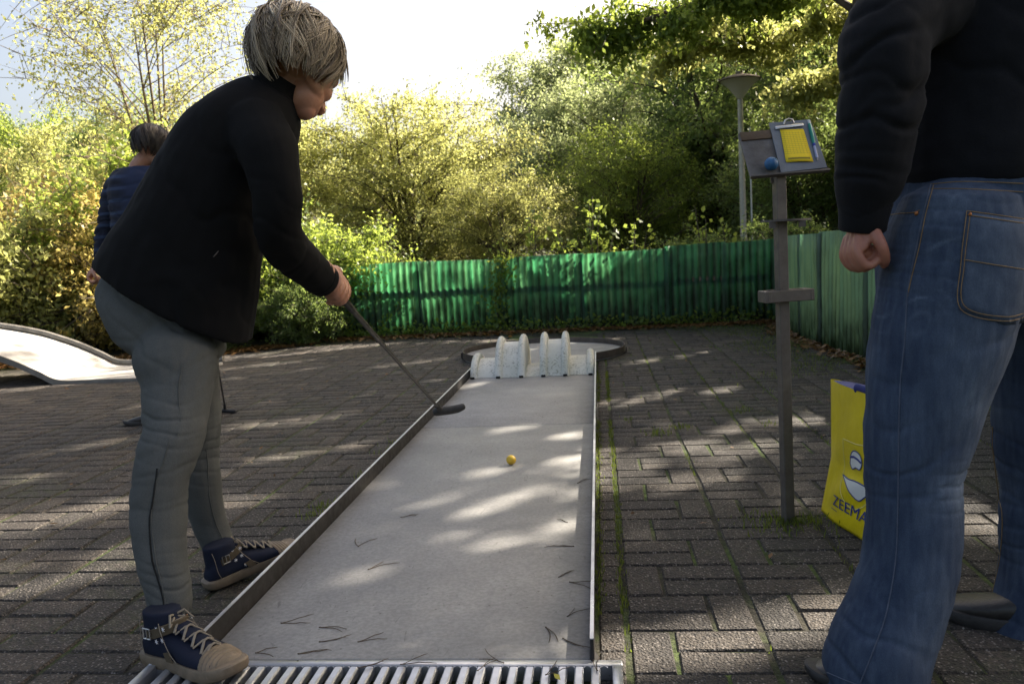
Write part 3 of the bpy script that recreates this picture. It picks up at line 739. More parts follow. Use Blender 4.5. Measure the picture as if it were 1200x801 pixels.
for s in (-1, 1):
    a = Vector((tp.x, PY+.01, 1.10))+X_*.018*s; b = desk(DW*.45+s*.03, DH*.55, -.014); mb = MB(); mb.tube([a, b], .007, 6); mb.build('desk_arm', M['post'], sp)
# clipboard
def proj_desk(px, py, w=.006):
    d = c_f + c_r*((px-600)/FPX) + c_u*((400.5-py)/FPX); o = desk(0, 0, w); t = (o-CAM).dot(DN)/d.dot(DN); return CAM+d*t
M['clip_board'] = mat('grey_clipboard', (.15,.17,.20), (.11,.12,.145), .5, 12, bstr=.15)
M['chrome'] = steel_mat('clip_metal', (.66,.64,.60), (.5,.48,.45), .28, .9)
c0, c1, c2, c3 = [proj_desk(*p) for p in ((915,203),(969,197),(949,141),(901,145))]
cb = thing('clipboard', 'grey clipboard with metal clip lying on the sloping board', 'clipboard', tuple(c0))
mb = MB(); mb.rings([[p-DN*.001 for p in (c0,c1,c2,c3)], [p+DN*.004 for p in (c0,c1,c2,c3)]]); mb.build('board', M['clip_board'], cb, False)
def cbp(u, v, w=.005):   # bilinear over the clipboard
    return (c0*(1-u)+c1*u)*(1-v)+(c3*(1-u)+c2*u)*v+DN*w
mb = MB(); a, b = cbp(.10,.86,.009), cbp(.78,.89,.009); mb.box((a+b)/2, ((b-a).length,.011,.008), (b-a).normalized(), DN.cross((b-a).normalized()), DN, bev=.003); mb.build('clip', M['chrome'], cb)
mb = MB(); mb.tube([cbp(.33,.93,.008), cbp(.36,.975,.014), cbp(.45,.995,.016), cbp(.54,.98,.014), cbp(.57,.94,.008)], .003, 8); mb.build('clip_loop', M['chrome'], cb)
def card():
    m, nt, bs = newmat('printed_yellow_card'); bs.inputs['Roughness'].default_value = .8
    tc = nt.nodes.new('ShaderNodeUVMap'); s = nt.nodes.new('ShaderNodeSeparateXYZ'); nt.links.new(tc.outputs[0], s.inputs[0])
    def lines(c, n, w):
        f = maths(nt, 'FRACT', maths(nt, 'MULTIPLY', c, n)); return maths(nt, 'LESS_THAN', f, w)
    g = maths(nt, 'MAXIMUM', lines(s.outputs[1], 17, .16), lines(s.outputs[0], 8, .09))
    ins = maths(nt, 'MULTIPLY', maths(nt, 'GREATER_THAN', s.outputs[1], .22), maths(nt, 'LESS_THAN', s.outputs[1], .92))
    g = maths(nt, 'MULTIPLY', g, ins)
    bar = maths(nt, 'MULTIPLY', maths(nt, 'MULTIPLY', maths(nt, 'GREATER_THAN', s.outputs[1], .055), maths(nt, 'LESS_THAN', s.outputs[1], .11)), maths(nt, 'MULTIPLY', maths(nt, 'GREATER_THAN', s.outputs[0], .1), maths(nt, 'LESS_THAN', s.outputs[0], .93)))
    g = maths(nt, 'MAXIMUM', maths(nt, 'MULTIPLY', g, .55), maths(nt, 'MULTIPLY', bar, .8))
    nt.links.new(mixc(nt, g, (.86,.62,.02), (.16,.13,.03)), bs.inputs['Base Color']); return m
q0, q1, q2, q3 = [proj_desk(*p, .0125) for p in ((921,189.5),(952.5,188.5),(941,151),(914,152))]
for lbl, dx, dz in (('yellow printed score card held by the metal clip', 0, 0), ('second yellow score card peeping out underneath the first', .002, -.0012)):
    sh = DX*dx-DUP*dx*1.2+DN*dz; V = []; UV = []
    for j in range(7):
        for i in range(5):
            u, v = i/4, j/6; p = (q0*(1-u)+q1*u)*(1-v)+(q3*(1-u)+q2*u)*v+sh+DN*(.004*(1-v)**3*math.sin(u*3.1)); V.append(p-q0); UV.append((u, v))
    F = [(j*5+i, j*5+i+1, (j+1)*5+i+1, (j+1)*5+i) for j in range(6) for i in range(4)]
    me = npmesh('score_card', np.array([tuple(v) for v in V]), F); uv = me.uv_layers.new(name='UVMap')
    for l in me.loops: uv.data[l.index].uv = UV[l.vertex_index]
    if 'card' not in M: M['card'] = card()
    o = mkobj('score_card', me, M['card']); o.location = q0; tag(o, lbl, 'score card'); sd = o.modifiers.new('t', 'SOLIDIFY'); sd.thickness = .0004
pa, pb = proj_desk(947.5,141,.014), proj_desk(958,187,.014)
pn = thing('pen', 'green and blue ballpoint pen lying along the right edge of the clipboard', 'pen', tuple(pa)); d = pb-pa
for nm_, t0, t1, rr, col in (('pen_end', 0, .10, .0042, (.6,.62,.6)), ('cap', .10, .60, .0056, (.0,.22,.16)), ('ring', .60, .66, .0048, (.01,.02,.3)), ('barrel', .66, .96, .004, (.35,.38,.55)), ('tip', .96, 1.02, .002, (.3,.3,.3))):
    mb = MB(); mb.tube([pa+d*t0, pa+d*(t0+(t1-t0)*.1), pa+d*(t0+(t1-t0)*.9), pa+d*t1], [rr*.85, rr, rr, rr*.8], 10); mb.build(nm_, mat('pen_'+nm_, col, tuple(x*.9 for x in col), .35, bstr=0), pn)
bp = proj_desk(904, 192, .022)
mb = MB(); mb.ell(bp, (.021,)*3, nu=28, nv=18); mb.tube([bp+DX*(.0211*math.cos(a))+DUP*(.0211*math.sin(a)) for a in np.linspace(0, 6.283, 33)[:-1]], .0004, 4, closed=True)
o = mb.build('golf_ball', M['ball_b'], loc=tuple(bp)); tag(o, 'small blue golf ball resting on the lip of the sloping board', 'ball')
# ================================================================== VEGETATION
def leaves(P, size, seed, aspect=.55, up=.35, droop=.3):
    """n folded leaf quads at P"""
    r = np.random.default_rng(seed); n = len(P)
    d = r.normal(0, 1, (n,3)); d[:,2] -= droop; d /= np.linalg.norm(d, axis=1)[:,None]
    nn = r.normal(0, 1, (n,3)); nn[:,2] += up*3; nn -= d*(nn*d).sum(1)[:,None]; nn /= np.linalg.norm(nn, axis=1)[:,None]+1e-6
    w = np.cross(d, nn); s = (size*r.uniform(.6, 1.3, n))[:,None]
    V = np.stack([P-d*s*.5, P+w*s*aspect*.5+nn*s*.10+d*s*.02, P+d*s*.55, P-w*s*aspect*.5+nn*s*.10+d*s*.02], 1).reshape(-1,3)
    k = np.arange(n)*4; return V, np.stack([k,k+1,k+2,k+3], 1)
HOLES = []
def hole(px, py, wpx, hpx):
    c = gnd(px, py, .0); d = (c-CAM).length; k = .72 if abs(c.x) < .46 else (.85 if c.x < 0 else 1.2)
    HOLES.append((c.x, c.y, wpx*d/FPX/.80*k+(.03 if k < 1 else .07), max(.05, hpx*d*d/(FPX*.94)*.62)*k+(.03 if k < 1 else .055)))
for h in [(60,606,120,13),(150,590,50,6),(128,664,75,7),(60,684,60,5),(289,497,40,7),(370,490,60,7),(324,536,36,6),(298,584,48,7),(454,458,44,4),(305,472,34,3),(506,446,24,3),
          (60,450,90,6),(110,520,60,5),(30,560,50,5),(210,470,60,4),(160,640,40,6),(420,520,40,5),(230,560,30,6),(480,425,60,3),(330,425,70,3),(400,408,90,2),(300,440,80,2),
          (655,552,60,8),(690,545,40,9),(590,510,32,5),(665,518,32,6),(617,585,26,5),(665,588,22,5),(578,604,40,5),(566,563,26,4),(553,610,32,5),(575,648,28,5),(645,632,40,7),(510,643,24,4),
          (540,458,40,6),(600,509,40,5),(430,577,22,8),(500,600,26,4),(640,470,30,3),(410,690,26,4),(640,410,70,3),(590,398,30,2),(690,765,26,5),
          (716,534,22,9),(755,536,70,10),(719,564,28,8),(755,465,44,4),(836,457,18,3),(800,416,60,3),(876,498,34,4),(870,528,44,5),(942,490,24,4),(820,560,40,4),
          (735,768,36,15),(800,755,60,17),(870,738,60,18),(940,722,50,16),(1150,610,24,18),(690,440,14,8),(600,437,16,6),(640,436,14,6),(262,588,10,24)]: hole(*h)
HG = list(HOLES)
for q in ((960,45,12.2),(900,50,12.1),(840,60,12),(790,80,11.8),(720,40,9),(1000,40,9.8),(940,70,9.6),(870,60,9.5)):   # and the boughs that catch the sun
    b_ = at(*q); g_ = b_-SV*(b_.z/SV.z); HOLES.append((g_.x, g_.y, .75, .55))
HA = np.array(HOLES); HG = np.array(HG)
def sun_hits_hole(P, HA=HA):
    """which leaves would shade one of the sunny openings"""
    s = np.array(SV); g = P[:,:2]-s[None,:2]*(P[:,2]/s[2])[:,None]
    sd = s[:2]/np.linalg.norm(s[:2]); pd = np.array([-sd[1], sd[0]]); out = np.zeros(len(P), bool)
    for cx, cy, a, b in HA:
        q = g-np.array([cx, cy]); u = (q@sd)/a; v = (q@pd)/b; out |= (u*u+v*v) < 1
    return out & (np.random.default_rng(len(P)).random(len(P)) > .03)
def make_tree(seed, H, rad, z0, nleaf, leaf, clump=.35, trunk=.12, squash=.5, ntip=70, stems=1, bare=0.0, shell=.45, base=(0,0,0), cull=False, lift=0.0, spread=.4, keepf=None):
    """returns (branch MB, leaf V, F, tint); crown ellipsoid of radius rad, from z0 to H"""
    r = random.Random(seed); rn = np.random.default_rng(seed); mb = MB(); bx = Vector(base)
    cz = (H+z0)/2; hz = (H-z0)/2; tips = []
    for i in range(ntip):
        while True:
            p = Vector((r.uniform(-1,1), r.uniform(-1,1), r.uniform(-1,1)))
            if shell < p.length < 1: break
        lump = .72+.5*float(vnoise(np.array([[p.x, p.y, p.z]]), 2.2, seed)[0])
        tips.append(Vector((p.x*rad*lump, p.y*rad*lump, cz+p.z*hz*lump)))
    st = []
    for k in range(stems):
        a = r.uniform(0, 6.28); sp_ = rad*spread*(0 if stems == 1 else 1)
        top = Vector((math.cos(a)*sp_+r.uniform(-.1,.1)*rad, math.sin(a)*sp_+r.uniform(-.1,.1)*rad, H*r.uniform(.72,.9)))
        pts = crom([(0+math.cos(a)*.1*(stems > 1), math.sin(a)*.1*(stems > 1), -.15), (top.x*.22+r.uniform(-.06,.06)*rad*.5, top.y*.22, H*.28), (top.x*.6, top.y*.6+r.uniform(-.05,.05)*rad, H*.55), top], 5)
        rr = np.linspace(trunk, trunk*.15, len(pts)); mb.tube([bx+Vector(p) for p in pts], [float(x) for x in rr], 8); st.append((pts, rr))
    LP = []
    for t in tips:
        pts, rr = min(st, key=lambda s: (Vector(s[0][-1])-t).length); 
        k = max(1, min(len(pts)-2, int(np.argmin([abs(p[2]-(t.z-.45*(t.xy-Vector(p[:2])).length)) for p in pts])))); b0 = Vector(pts[k]); L = (t-b0).length
        for tr in range(14 if cull else 1):
            w_ = .1+.03*tr; mid = (b0+t)/2+Vector((r.uniform(-w_,w_)*L, r.uniform(-w_,w_)*L, .10*L)); c = crom([b0, mid, t], 5)
            if not cull: break
            if not sun_hits_hole(c+np.array(base)).any(): break
            if tr % 4 == 3: k = max(1, k-1); b0 = Vector(pts[k]); L = (t-b0).length
        r0_ = float(rr[k])*.5
        mb.tube([bx+Vector(p) for p in c], [max(.004, r0_*(1-i/(len(c)-1)*.85)) for i in range(len(c))], 5, cap=False)
        per = max(3, nleaf//ntip//14); n_tw = max(4, nleaf//ntip//per)
        for q in range(n_tw):
            f = .35+.65*r.random()**.6; p = Vector(c[int(f*(len(c)-1))]); e = p+Vector((r.gauss(0,1)*clump, r.gauss(0,1)*clump, r.gauss(0,.75)*clump+lift))
            if q < 9 and not (cull and sun_hits_hole(np.array([tuple(bx+e), tuple(bx+(p+e)/2)])).any()): mb.tube([bx+p, bx+(p+e)/2+Vector((0,0,.05*clump)), bx+e], [.006+.01*trunk, .004, .002], 3, cap=False)
            tt = rn.random((per,1))**.7; s = clump*.22
            LP.append(np.array(p)[None]*(1-tt)+np.array(e)[None]*tt+rn.normal(0, s, (per,3)))
    P = np.vstack(LP)+np.array(base)
    if bare: P = P[vnoise(P, 1.1, seed) > bare]
    if keepf is not None: P = P[keepf(P)]
    if cull: P = P[~sun_hits_hole(P)]
    V, F = leaves(P, leaf, seed); cl = vnoise(P, 1.3, seed+3)*.6+rn.random(len(P))*.4
    return mb, V, F, np.repeat(np.clip((cl-.2)/.6, 0, 1), 4)
def plant(name, label, cat, loc, spec, leafm, bark='bark', group=None, trunk_name='trunk', crown_name='crown', local=True):
    t = thing(name, label, cat, loc, group)
    sp_ = dict(spec)
    if not local: sp_['base'] = (loc[0], loc[1], loc[2])
    mb, V, F, T = make_tree(**sp_)
    off = Vector(loc) if not local else Vector((0,0,0))
    o = mkobj(trunk_name, mb.mesh(trunk_name, off), M[bark], t)
    me = npmesh(crown_name, V-np.array(off), F); attr(me, 'tint', T); mkobj(crown_name, me, M[leafm], t, smooth=False)
    return t
def twin(src, label, loc, rz=0, sc=1.0, group=None, leafm=None):
    c = src.copy(); COL.objects.link(c); c.location = loc; c.rotation_euler = (0,0,rz); c.scale = (sc,)*3 if isinstance(sc, (int,float)) else sc; c['label'] = label
    if group: c['group'] = group
    for ch in src.children:
        d = ch.copy(); COL.objects.link(d); d.parent = c
        if leafm and ch.name.startswith('crown'):
            d.material_slots[0].link = 'OBJECT'; d.material_slots[0].material = M[leafm]
    return c

# --- tall trees over the right side whose crowns shade the course
ct = [(( 6.4, 9.6,0), 11, dict(H=9.6, rad=4.3, z0=4.9)), ((9.6, 6.4,0), 12, dict(H=9.8, rad=4.2, z0=4.4)), ((8.0,11.6,0), 13, dict(H=9.5, rad=2.8, z0=5.6)), ((5.2,2.9,0), 14, dict(H=9.0, rad=3.7, z0=4.6)), ((1.2,8.9,0), 15, dict(H=8.8, rad=2.9, z0=5.3))]
CL = ['tall shade tree behind the right fence whose boughs hang in from the top right', 'tall shade tree farthest to the right beyond the fence', 'tall shade tree farther back to the right of the street lamp', 'tall shade tree beside the right fence near the player in jeans', 'slim tall shade tree rising behind the middle of the back fence']
def canopy_keep(P):
    # the crowns end where open sky shows over the course
    d = P-np.array(CAM); z = d@np.array(c_f); px = 600+FPX*(d@np.array(c_r))/z; py = 400.5-FPX*(d@np.array(c_u))/z
    return True
for (loc, sd, sp_), lb in zip(ct, CL):
    if sd == 15: loc = (3.6, 8.9, 0)
    plant('shade_tree', lb, 'tree', loc, dict(seed=sd, nleaf=46000, leaf=.115, clump=.55, trunk=.17, ntip=110, shell=.15, cull=True, **sp_), 'leaf_green', group='tall shade trees on the right', local=False)

# --- hanging bough with lit leaves at the top right
def bough(name, label, pts, rad, nl, spread_, leaf, lm, seed, drop=.5):
    t = thing(name, label, 'branch', tuple(pts[0])); mb = MB(); c = crom(pts, 8); L = len(c)
    mb.tube([Vector(p) for p in c], [rad*(1-.8*i/(L-1)) for i in range(L)], 8); r = random.Random(seed); rn = np.random.default_rng(seed); LP = []
    for k in range(46):
        i = int(L*(.12+.86*r.random())); i = min(i, L-1); p = Vector(c[i]); s = spread_*(1-.35*i/L)
        e = p+Vector((r.gauss(0,1)*s, r.gauss(0,1)*s*.8, r.gauss(-drop*.3,.45)*s)); m_ = (p+e)/2+Vector((0,0,.12*s))
        tw = crom([p, m_, e], 4); mb.tube([Vector(q) for q in tw], [.012*(1-.8*j/(len(tw)-1)) for j in range(len(tw))], 4, cap=False)
        for q in range(nl//46//12):
            f = r.random(); a = Vector(tw[int(f*(len(tw)-1))]); b = a+Vector((r.gauss(0,.2), r.gauss(0,.2), r.gauss(-.1,.14)))
            tt = rn.random((12,1)); LP.append(np.array(a)[None]*(1-tt)+np.array(b)[None]*tt+rn.normal(0,.05,(12,3)))
    mkobj('limb', mb.mesh('limb', Vector(pts[0])), M['bark'], t)
    P = np.vstack(LP); P = P[~sun_hits_hole(P, HG)]; V, F = leaves(P, leaf, seed, droop=.9); me = npmesh('foliage', V-np.array(pts[0]), F); attr(me, 'tint', np.repeat(rn.random(len(P)), 4)); mkobj('foliage', me, M[lm], t, smooth=False); return t
bough('hanging_bough', 'long leafy bough reaching in from the top right toward the open sky', [at(1100,-90,10.5), at(960,-20,9.8), at(858,-5,9.4), at(780,15,9), at(698,50,8.8)], .07, 15000, .60, .085, 'leaf_green', 3)
bough('hanging_bough', 'sunlit yellow green bough beyond the street lamp', [at(1180,-60,12.6), at(1040,0,12.4), at(930,35,12.2), at(850,40,12), at(775,70,11.8)], .06, 20000, .75, .085, 'leaf_yellow', 4)
bough('hanging_bough', 'shorter leafy bough beside the shoulder of the player in black', [at(1200,60,9.6), at(1080,80,9.6), at(985,90,9.6), at(920,110,9.6)], .045, 9000, .5, .08, 'leaf_yellow', 5)

# --- background masses
A_ = plant('bushy_tree', 'broad sunlit yellow green tree behind the back fence beside the bending player', 'tree', tuple(Vector((at(478,200,14).x, 14, 0))), dict(seed=21, H=4.15, rad=2.3, z0=.3, nleaf=44000, leaf=.060, clump=.30, trunk=.06, ntip=130, stems=7, shell=.1), 'leaf_yellow')
B_ = plant('tall_tree', 'tall pale green tree with narrow top seen against the sky', 'tree', tuple(Vector((at(655,200,25).x, 25, 0))), dict(seed=22, H=7.7, rad=2.6, z0=1.0, nleaf=50000, leaf=.10, clump=.42, trunk=.12, ntip=150, shell=.1), 'leaf_pale')
C2 = plant('dark_tree', 'dark dense tree directly behind the street lamp', 'tree', (3.6,16.5,0), dict(seed=23, H=6.4, rad=3.4, z0=.2, nleaf=62000, leaf=.095, clump=.42, trunk=.14, ntip=170, shell=.12, stems=2), 'leaf_dark')
D_ = plant('young_birch', 'slender birch with sparse yellow leaves against the white sky', 'tree', tuple(Vector((at(195,200,11).x, 11, 0))), dict(seed=24, H=6.0, rad=2.3, z0=1.9, nleaf=14000, leaf=.056, clump=.36, trunk=.045, ntip=75, stems=5, shell=.2, spread=.30), 'leaf_yellow', 'bark_pale')
SH = plant('shrub', 'leafy shrub at the left end of the green fence', 'shrub', (-3.35,8.1,0), dict(seed=25, H=1.35, rad=.95, z0=.0, nleaf=26000, leaf=.052, clump=.17, trunk=.02, ntip=110, stems=6, shell=.05), 'leaf_green', trunk_name='stems', crown_name='crown')
for i, (x, y, s, rz, lm, lb) in enumerate([(-4.9,7.7,1.15,1.1,'leaf_gold','yellow green shrub right behind the curve of the ramp'),(-6.2,7.2,1.2,2.4,'leaf_yellow','yellow shrub at the far left edge behind the ramp'),(-4.1,7.35,.82,3.3,'leaf_green','small green shrub low behind the bending player'),(-7.6,7.4,1.3,4.2,'leaf_gold','golden shrub left of all the others beyond the ramp'),
        (-5.6,8.7,1.45,5.0,'leaf_gold','taller yellow shrub in the second row behind the ramp'),(-7.2,9.2,1.6,.4,'leaf_gold','golden tall shrub in the second row at the left edge'),(-4.1,9.0,1.3,.9,'leaf_green','green shrub in the second row behind the bending player'),(-2.5,8.35,.95,2.0,'leaf_green','green shrub pushing against the back of the fence near its left end'),
        (-2.75,7.25,.50,4.4,'leaf_dark','low dark shrub in front of the left end of the fence'),(-3.6,6.85,.45,.4,'leaf_dark','low dark bush at the edge of the paving'),(-8.9,8.2,1.6,5.4,'leaf_gold','golden shrub outside the left edge')]):
    twin(SH, lb, (x, y, 0), rz, s, 'shrubs of the hedge on the left', lm)
for i, (x, y, s, rz, lm, lb) in enumerate([(-1.35,8.75,.62,.5,'leaf_yellow','low bush behind the back fence below the broad yellow green tree'),(-.35,8.9,.66,1.5,'leaf_green','low bush behind the middle of the back fence'),(.75,8.8,.70,2.7,'leaf_green','low bush behind the fence left of the young shoots'),(1.8,9.0,.80,3.7,'leaf_dark','low dark bush behind the fence below the lamp'),(2.9,9.4,.9,4.9,'leaf_dark','dark bush behind the corner of the fence')]):
    twin(SH, lb, (x, y, -.1), rz, s, 'low bushes behind the back fence', lm)
far = [(A_, (-5.6,13.2,0), 1.3, .90, 'leaf_yellow', 'sunlit tree left of the broad yellow green one'),(A_, (-1.0,12.6,0), 2.9, .58, 'leaf_yellow', 'lower green tree just behind the back fence'),
 (A_, (-9.0,13.5,0), 2.2, .92, 'leaf_yellow', 'yellow tree behind the slender birch'),(A_, (-12.2,12.5,0), 4.1, .85, 'leaf_gold', 'golden tree at the far left'),(C2, (-12.5,22,0), 1.0, .92, 'leaf_dark', 'dark tree far behind the birch'),(A_, (-7.3,17.5,0), 5.5, 1.1, 'leaf_pale', 'pale tree farther behind the person in the blue top'),
 (C2, (-17.5,24,0), 3.0, 1.0, 'leaf_green', 'green tree far back at the left edge'),(C2, (-7.0,28,0), 3.9, .85, 'leaf_pale', 'pale distant tree behind the bending player'),(C2, (-3.3,24,0), 4.4, .68, 'leaf_pale', 'distant tree left of the tall pale one'),
 (B_, (1.3,24.5,0), 1.7, .92, 'leaf_pale', 'pale green tree right of the tall one'),(B_, (-.2,30,0), 3.2, 1.0, 'leaf_pale', 'second tall pale tree in the distance'),(C2, (.6,18.5,0), 2.2, .80, 'leaf_pale', 'mid green tree between the pale tall trees and the lamp'),(C2, (2.6,24,0), 5.2, 1.15, 'leaf_dark', 'larger dark tree behind the lamp'),
 (C2, (6.6,17,0), .7, 1.05, 'leaf_green', 'green tree behind the score post'),(C2, (9.8,18,0), 1.9, 1.2, 'leaf_dark', 'dark tree behind the player in black'),(C2, (6.4,24,0), 4.0, 1.4, 'leaf_dark', 'tall dark tree in the back row on the right'),(C2, (12.5,13,0), 5.1, 1.1, 'leaf_dark', 'dark tree outside the right edge'),
 (C2, (3.9,12.6,0), 3.6, .52, 'leaf_dark', 'low dark tree close behind the lamp pole'),(C2, (6.2,12.2,0), 2.6, .62, 'leaf_dark', 'low dark tree between lamp and right fence'),(B_, (10,30,0), .3, 1.3, 'leaf_green', 'tall distant tree at the right'),(A_, (1.2,14.5,0), 3.4, .78, 'leaf_green', 'green bush tree behind the young shoots')]
for src, loc, rz, s, lm, lb in far: twin(src, lb, loc, rz, s, 'background trees', lm)
# far wood closing the horizon: one mass nobody could count
mb, V, F, T = make_tree(77, 6.0, 4.0, -.3, 16000, .30, clump=.8, trunk=.1, ntip=60, shell=.1)
PV, PF, PT = [], [], []; n = 0; r = random.Random(4)
for k in range(26):
    a = R(-75+150*k/25)+r.uniform(-.03,.03); d = r.uniform(40, 52); s = r.uniform(.8, 1.15); c_, s_ = math.cos(k), math.sin(k)
    Q = V.copy(); Q = np.stack([Q[:,0]*c_-Q[:,1]*s_, Q[:,0]*s_+Q[:,1]*c_, Q[:,2]], 1)*s+np.array([d*math.sin(a), d*math.cos(a), 0])
    sel = r.randrange(3)
    PV.append(Q[sel*4*(len(Q)//12):][:4*(len(Q)//6)]); m_ = len(PV[-1])//4; PF.append(np.arange(m_*4).reshape(-1,4)+n); n += m_*4; PT.append(np.full(m_*4, .4))
me = npmesh('far_wood', np.vstack(PV), np.vstack(PF)); attr(me, 'tint', np.concatenate(PT)); o = mkobj('far_wood', me, M['leaf_pale'], smooth=False); tag(o, 'distant wood closing off the view behind all the trees', 'wood', kind='stuff')

# young shoots with big lit leaves above the fence
def shoot(label, base, h, lean, seed, leaf=.07, n=30, lm='leaf_green'):
    t = thing('young_shoot', label, 'plant', tuple(base), 'young shoots behind the fence'); r = random.Random(seed); mb = MB(); P = []; b = Vector(base)
    for k in range(3):
        top = b+Vector((lean+r.uniform(-.18,.18), r.uniform(-.15,.15), h*r.uniform(.75,1))); c = crom([b, (b+top)/2+Vector((lean*.2, 0, .1*h)), top], 7)
        mb.tube([Vector(p) for p in c], [.012*(1-.7*i/(len(c)-1)) for i in range(len(c))], 5)
        for q in range(n): p = Vector(c[int(len(c)*(.35+.64*r.random()))]); P.append(p+Vector((r.gauss(0,.06), r.gauss(0,.06), r.gauss(0,.04))))
    mkobj('stem', mb.mesh('stem', b), M['bark'], t); P = np.array([tuple(p) for p in P]); V, F = leaves(P, leaf, seed, aspect=.75, droop=.4); me = npmesh('foliage', V-np.array(base), F)
    attr(me, 'tint', np.repeat(np.random.default_rng(seed).random(len(P)), 4)); mkobj('foliage', me, M[lm], t, smooth=False)
for i, (px, py, lean, lb) in enumerate([(628,228,.1,'leaning shoot with round leaves above the fence, leftmost'),(690,228,.0,'upright yellow green shoot above the fence near the gap in the trees'),(705,262,.1,'short bright shoot right of the tall upright one'),(745,258,.05,'low shoot above the fence left of the lamp'),(828,235,.05,'bright shoot beside the lamp pole'),(850,262,-.05,'small shoot touching the foot of the lamp pole'),(670,262,-.1,'short shoot between the two taller ones')]):
    p = at(px, py, 8.15); shoot(lb, (p.x-lean, 8.15, 0), p.z, lean, 60+i)
for i, (px, py, Y, h, lb) in enumerate([(20,75,7.9,2.75,'tall arching sapling with brown stems at the left edge'),(60,170,7.7,2.0,'brown stemmed sapling leaning left in front of the hedge')]):
    t = plant('sapling', lb, 'sapling', (at(130-i*20,330,Y).x, Y, 0), dict(seed=70+i, H=h, rad=.95, z0=.7, nleaf=2600, leaf=.075, clump=.22, trunk=.028, ntip=22, stems=3, shell=.4, spread=.8), 'leaf_green', 'bark_pale', group='saplings on the left')
# ivy on the fence
def ivy(label, pts, n, sx, sz, seed):
    p0 = pts[0]; t = thing('ivy', label, 'climbing plant', tuple(p0), 'ivy on the fences'); r = np.random.default_rng(seed); mb = MB()
    c = crom(pts, 6); mb.tube([Vector(p) for p in c], [.006]*len(c), 5); k = r.integers(0, len(c), n); P = c[k]+np.column_stack([r.normal(0, sx, n), -np.abs(r.normal(0, .025, n)), r.normal(0, sz, n)])
    mkobj('stem', mb.mesh('stem', Vector(p0)), M['bark'], t); V, F = leaves(P, .045, seed, aspect=.85, up=0); me = npmesh('foliage', V-np.array(p0), F); attr(me, 'tint', np.repeat(r.random(n), 4)); mkobj('foliage', me, M['leaf_green'], t, smooth=False)
ivy('ivy climbing the seam in the middle of the back fence', [Vector((-.60,7.70,.0)), Vector((-.66,7.70,.35)), Vector((-.58,7.70,.62)), Vector((-.55,7.72,.88))], 420, .07, .08, 1)
ivy('ivy hanging over the left end of the back fence', [Vector((-2.35,7.68,.0)), Vector((-2.4,7.68,.4)), Vector((-2.3,7.68,.75)), Vector((-2.15,7.7,.86))], 700, .13, .12, 2)
ivy('ivy creeping along the foot of the back fence', [Vector((-2.2,7.62,.03)), Vector((-1.0,7.64,.06)), Vector((.6,7.58,.05)), Vector((2.2,7.58,.08))], 1500, .15, .05, 3)
# ================================================================== PEOPLE
def skinmat(name, c1, c2):
    m, nt, bs = newmat(name); bs.inputs['Roughness'].default_value = .5
    nt.links.new(ramp(nt, noise(nt, 18, 5), [(.3, c1), (.7, c2)]), bs.inputs['Base Color'])
    bs.inputs['Subsurface Weight'].default_value = .12; bs.inputs['Subsurface Radius'].default_value = (.01,.004,.002)
    bump(nt, bs, noise(nt, 220, 4), .25, .001); return m
M['skin'] = skinmat('skin', (.50,.26,.17), (.40,.18,.11)); M['skin_man'] = skinmat('skin_ruddy', (.44,.20,.13), (.34,.13,.085))
def cloth(name, c1, c2, weave=900, rough=.9, wb=.25, scale=6, sheen=0.0, fade=None, stretch=(1,1,1)):
    m, nt, bs = newmat(name); bs.inputs['Roughness'].default_value = rough; bs.inputs['Specular IOR Level'].default_value = .2
    bs.inputs['Sheen Weight'].default_value = sheen
    c = ramp(nt, noise(nt, scale, 6, .65, stretch=stretch), [(.3, c1), (.7, c2)])
    if fade:
        a = nt.nodes.new('ShaderNodeAttribute'); a.attribute_name = 'fade'
        f = maths(nt, 'MULTIPLY', a.outputs['Fac'], ramp(nt, noise(nt, 60, 5, .7, stretch=(1,1,.25)), [(.3, (.45,)*3), (.65, (1,)*3)]), True)
        c = mixc(nt, f, c, fade)
    c = mixc(nt, 1.0, c, ramp(nt, noise(nt, weave*.6, 2, stretch=(1,1,.5)), [(.3, (.86,)*3), (.7, (1.12,)*3)]), 'MULTIPLY')
    nt.links.new(c, bs.inputs['Base Color']); bump(nt, bs, noise(nt, weave*.4, 3), wb, .0015); return m
M['jacket'] = cloth('black_jacket', (.0035,.0035,.004), (.0055,.0055,.006), 500)
M['hoody'] = cloth('dark_sweatshirt', (.0055,.006,.0075), (.009,.0095,.012), 500, sheen=.03)
M['grey_jeans'] = cloth('grey_jeans', (.070,.074,.070), (.098,.101,.096), 900, fade=(.15,.15,.145))
M['blue_jeans'] = cloth('faded_blue_jeans', (.016,.027,.055), (.032,.048,.085), 900, fade=(.14,.18,.24), scale=5)
M['dark_jeans'] = cloth('dark_trousers', (.012,.014,.022), (.02,.022,.035))
M['navy'] = cloth('navy_canvas', (.009,.012,.024), (.015,.019,.036), 900)
M['tan'] = mat('tan_rubber', (.22,.165,.11), (.15,.115,.075), .6, 30, bstr=.2)
M['tan_cloth'] = cloth('tan_webbing', (.13,.10,.065), (.09,.07,.045), 900)
M['lace'] = cloth('pale_lace', (.30,.26,.20), (.22,.19,.15), 900)
M['stitch'] = mat('seam_thread', (.23,.15,.07), (.17,.11,.05), .8, 60, bstr=0)
M['stitch_pale'] = mat('pale_thread', (.075,.095,.14), (.05,.065,.10), .8, 60, bstr=0)
M['white_star'] = mat('white_star', (.75,.75,.78), (.68,.68,.7), .6, bstr=0)
M['leather'] = mat('black_leather', (.02,.018,.016), (.03,.027,.024), .4, 20)
M['eye'] = mat('eye_white', (.75,.73,.70), rough=.2, bstr=0)

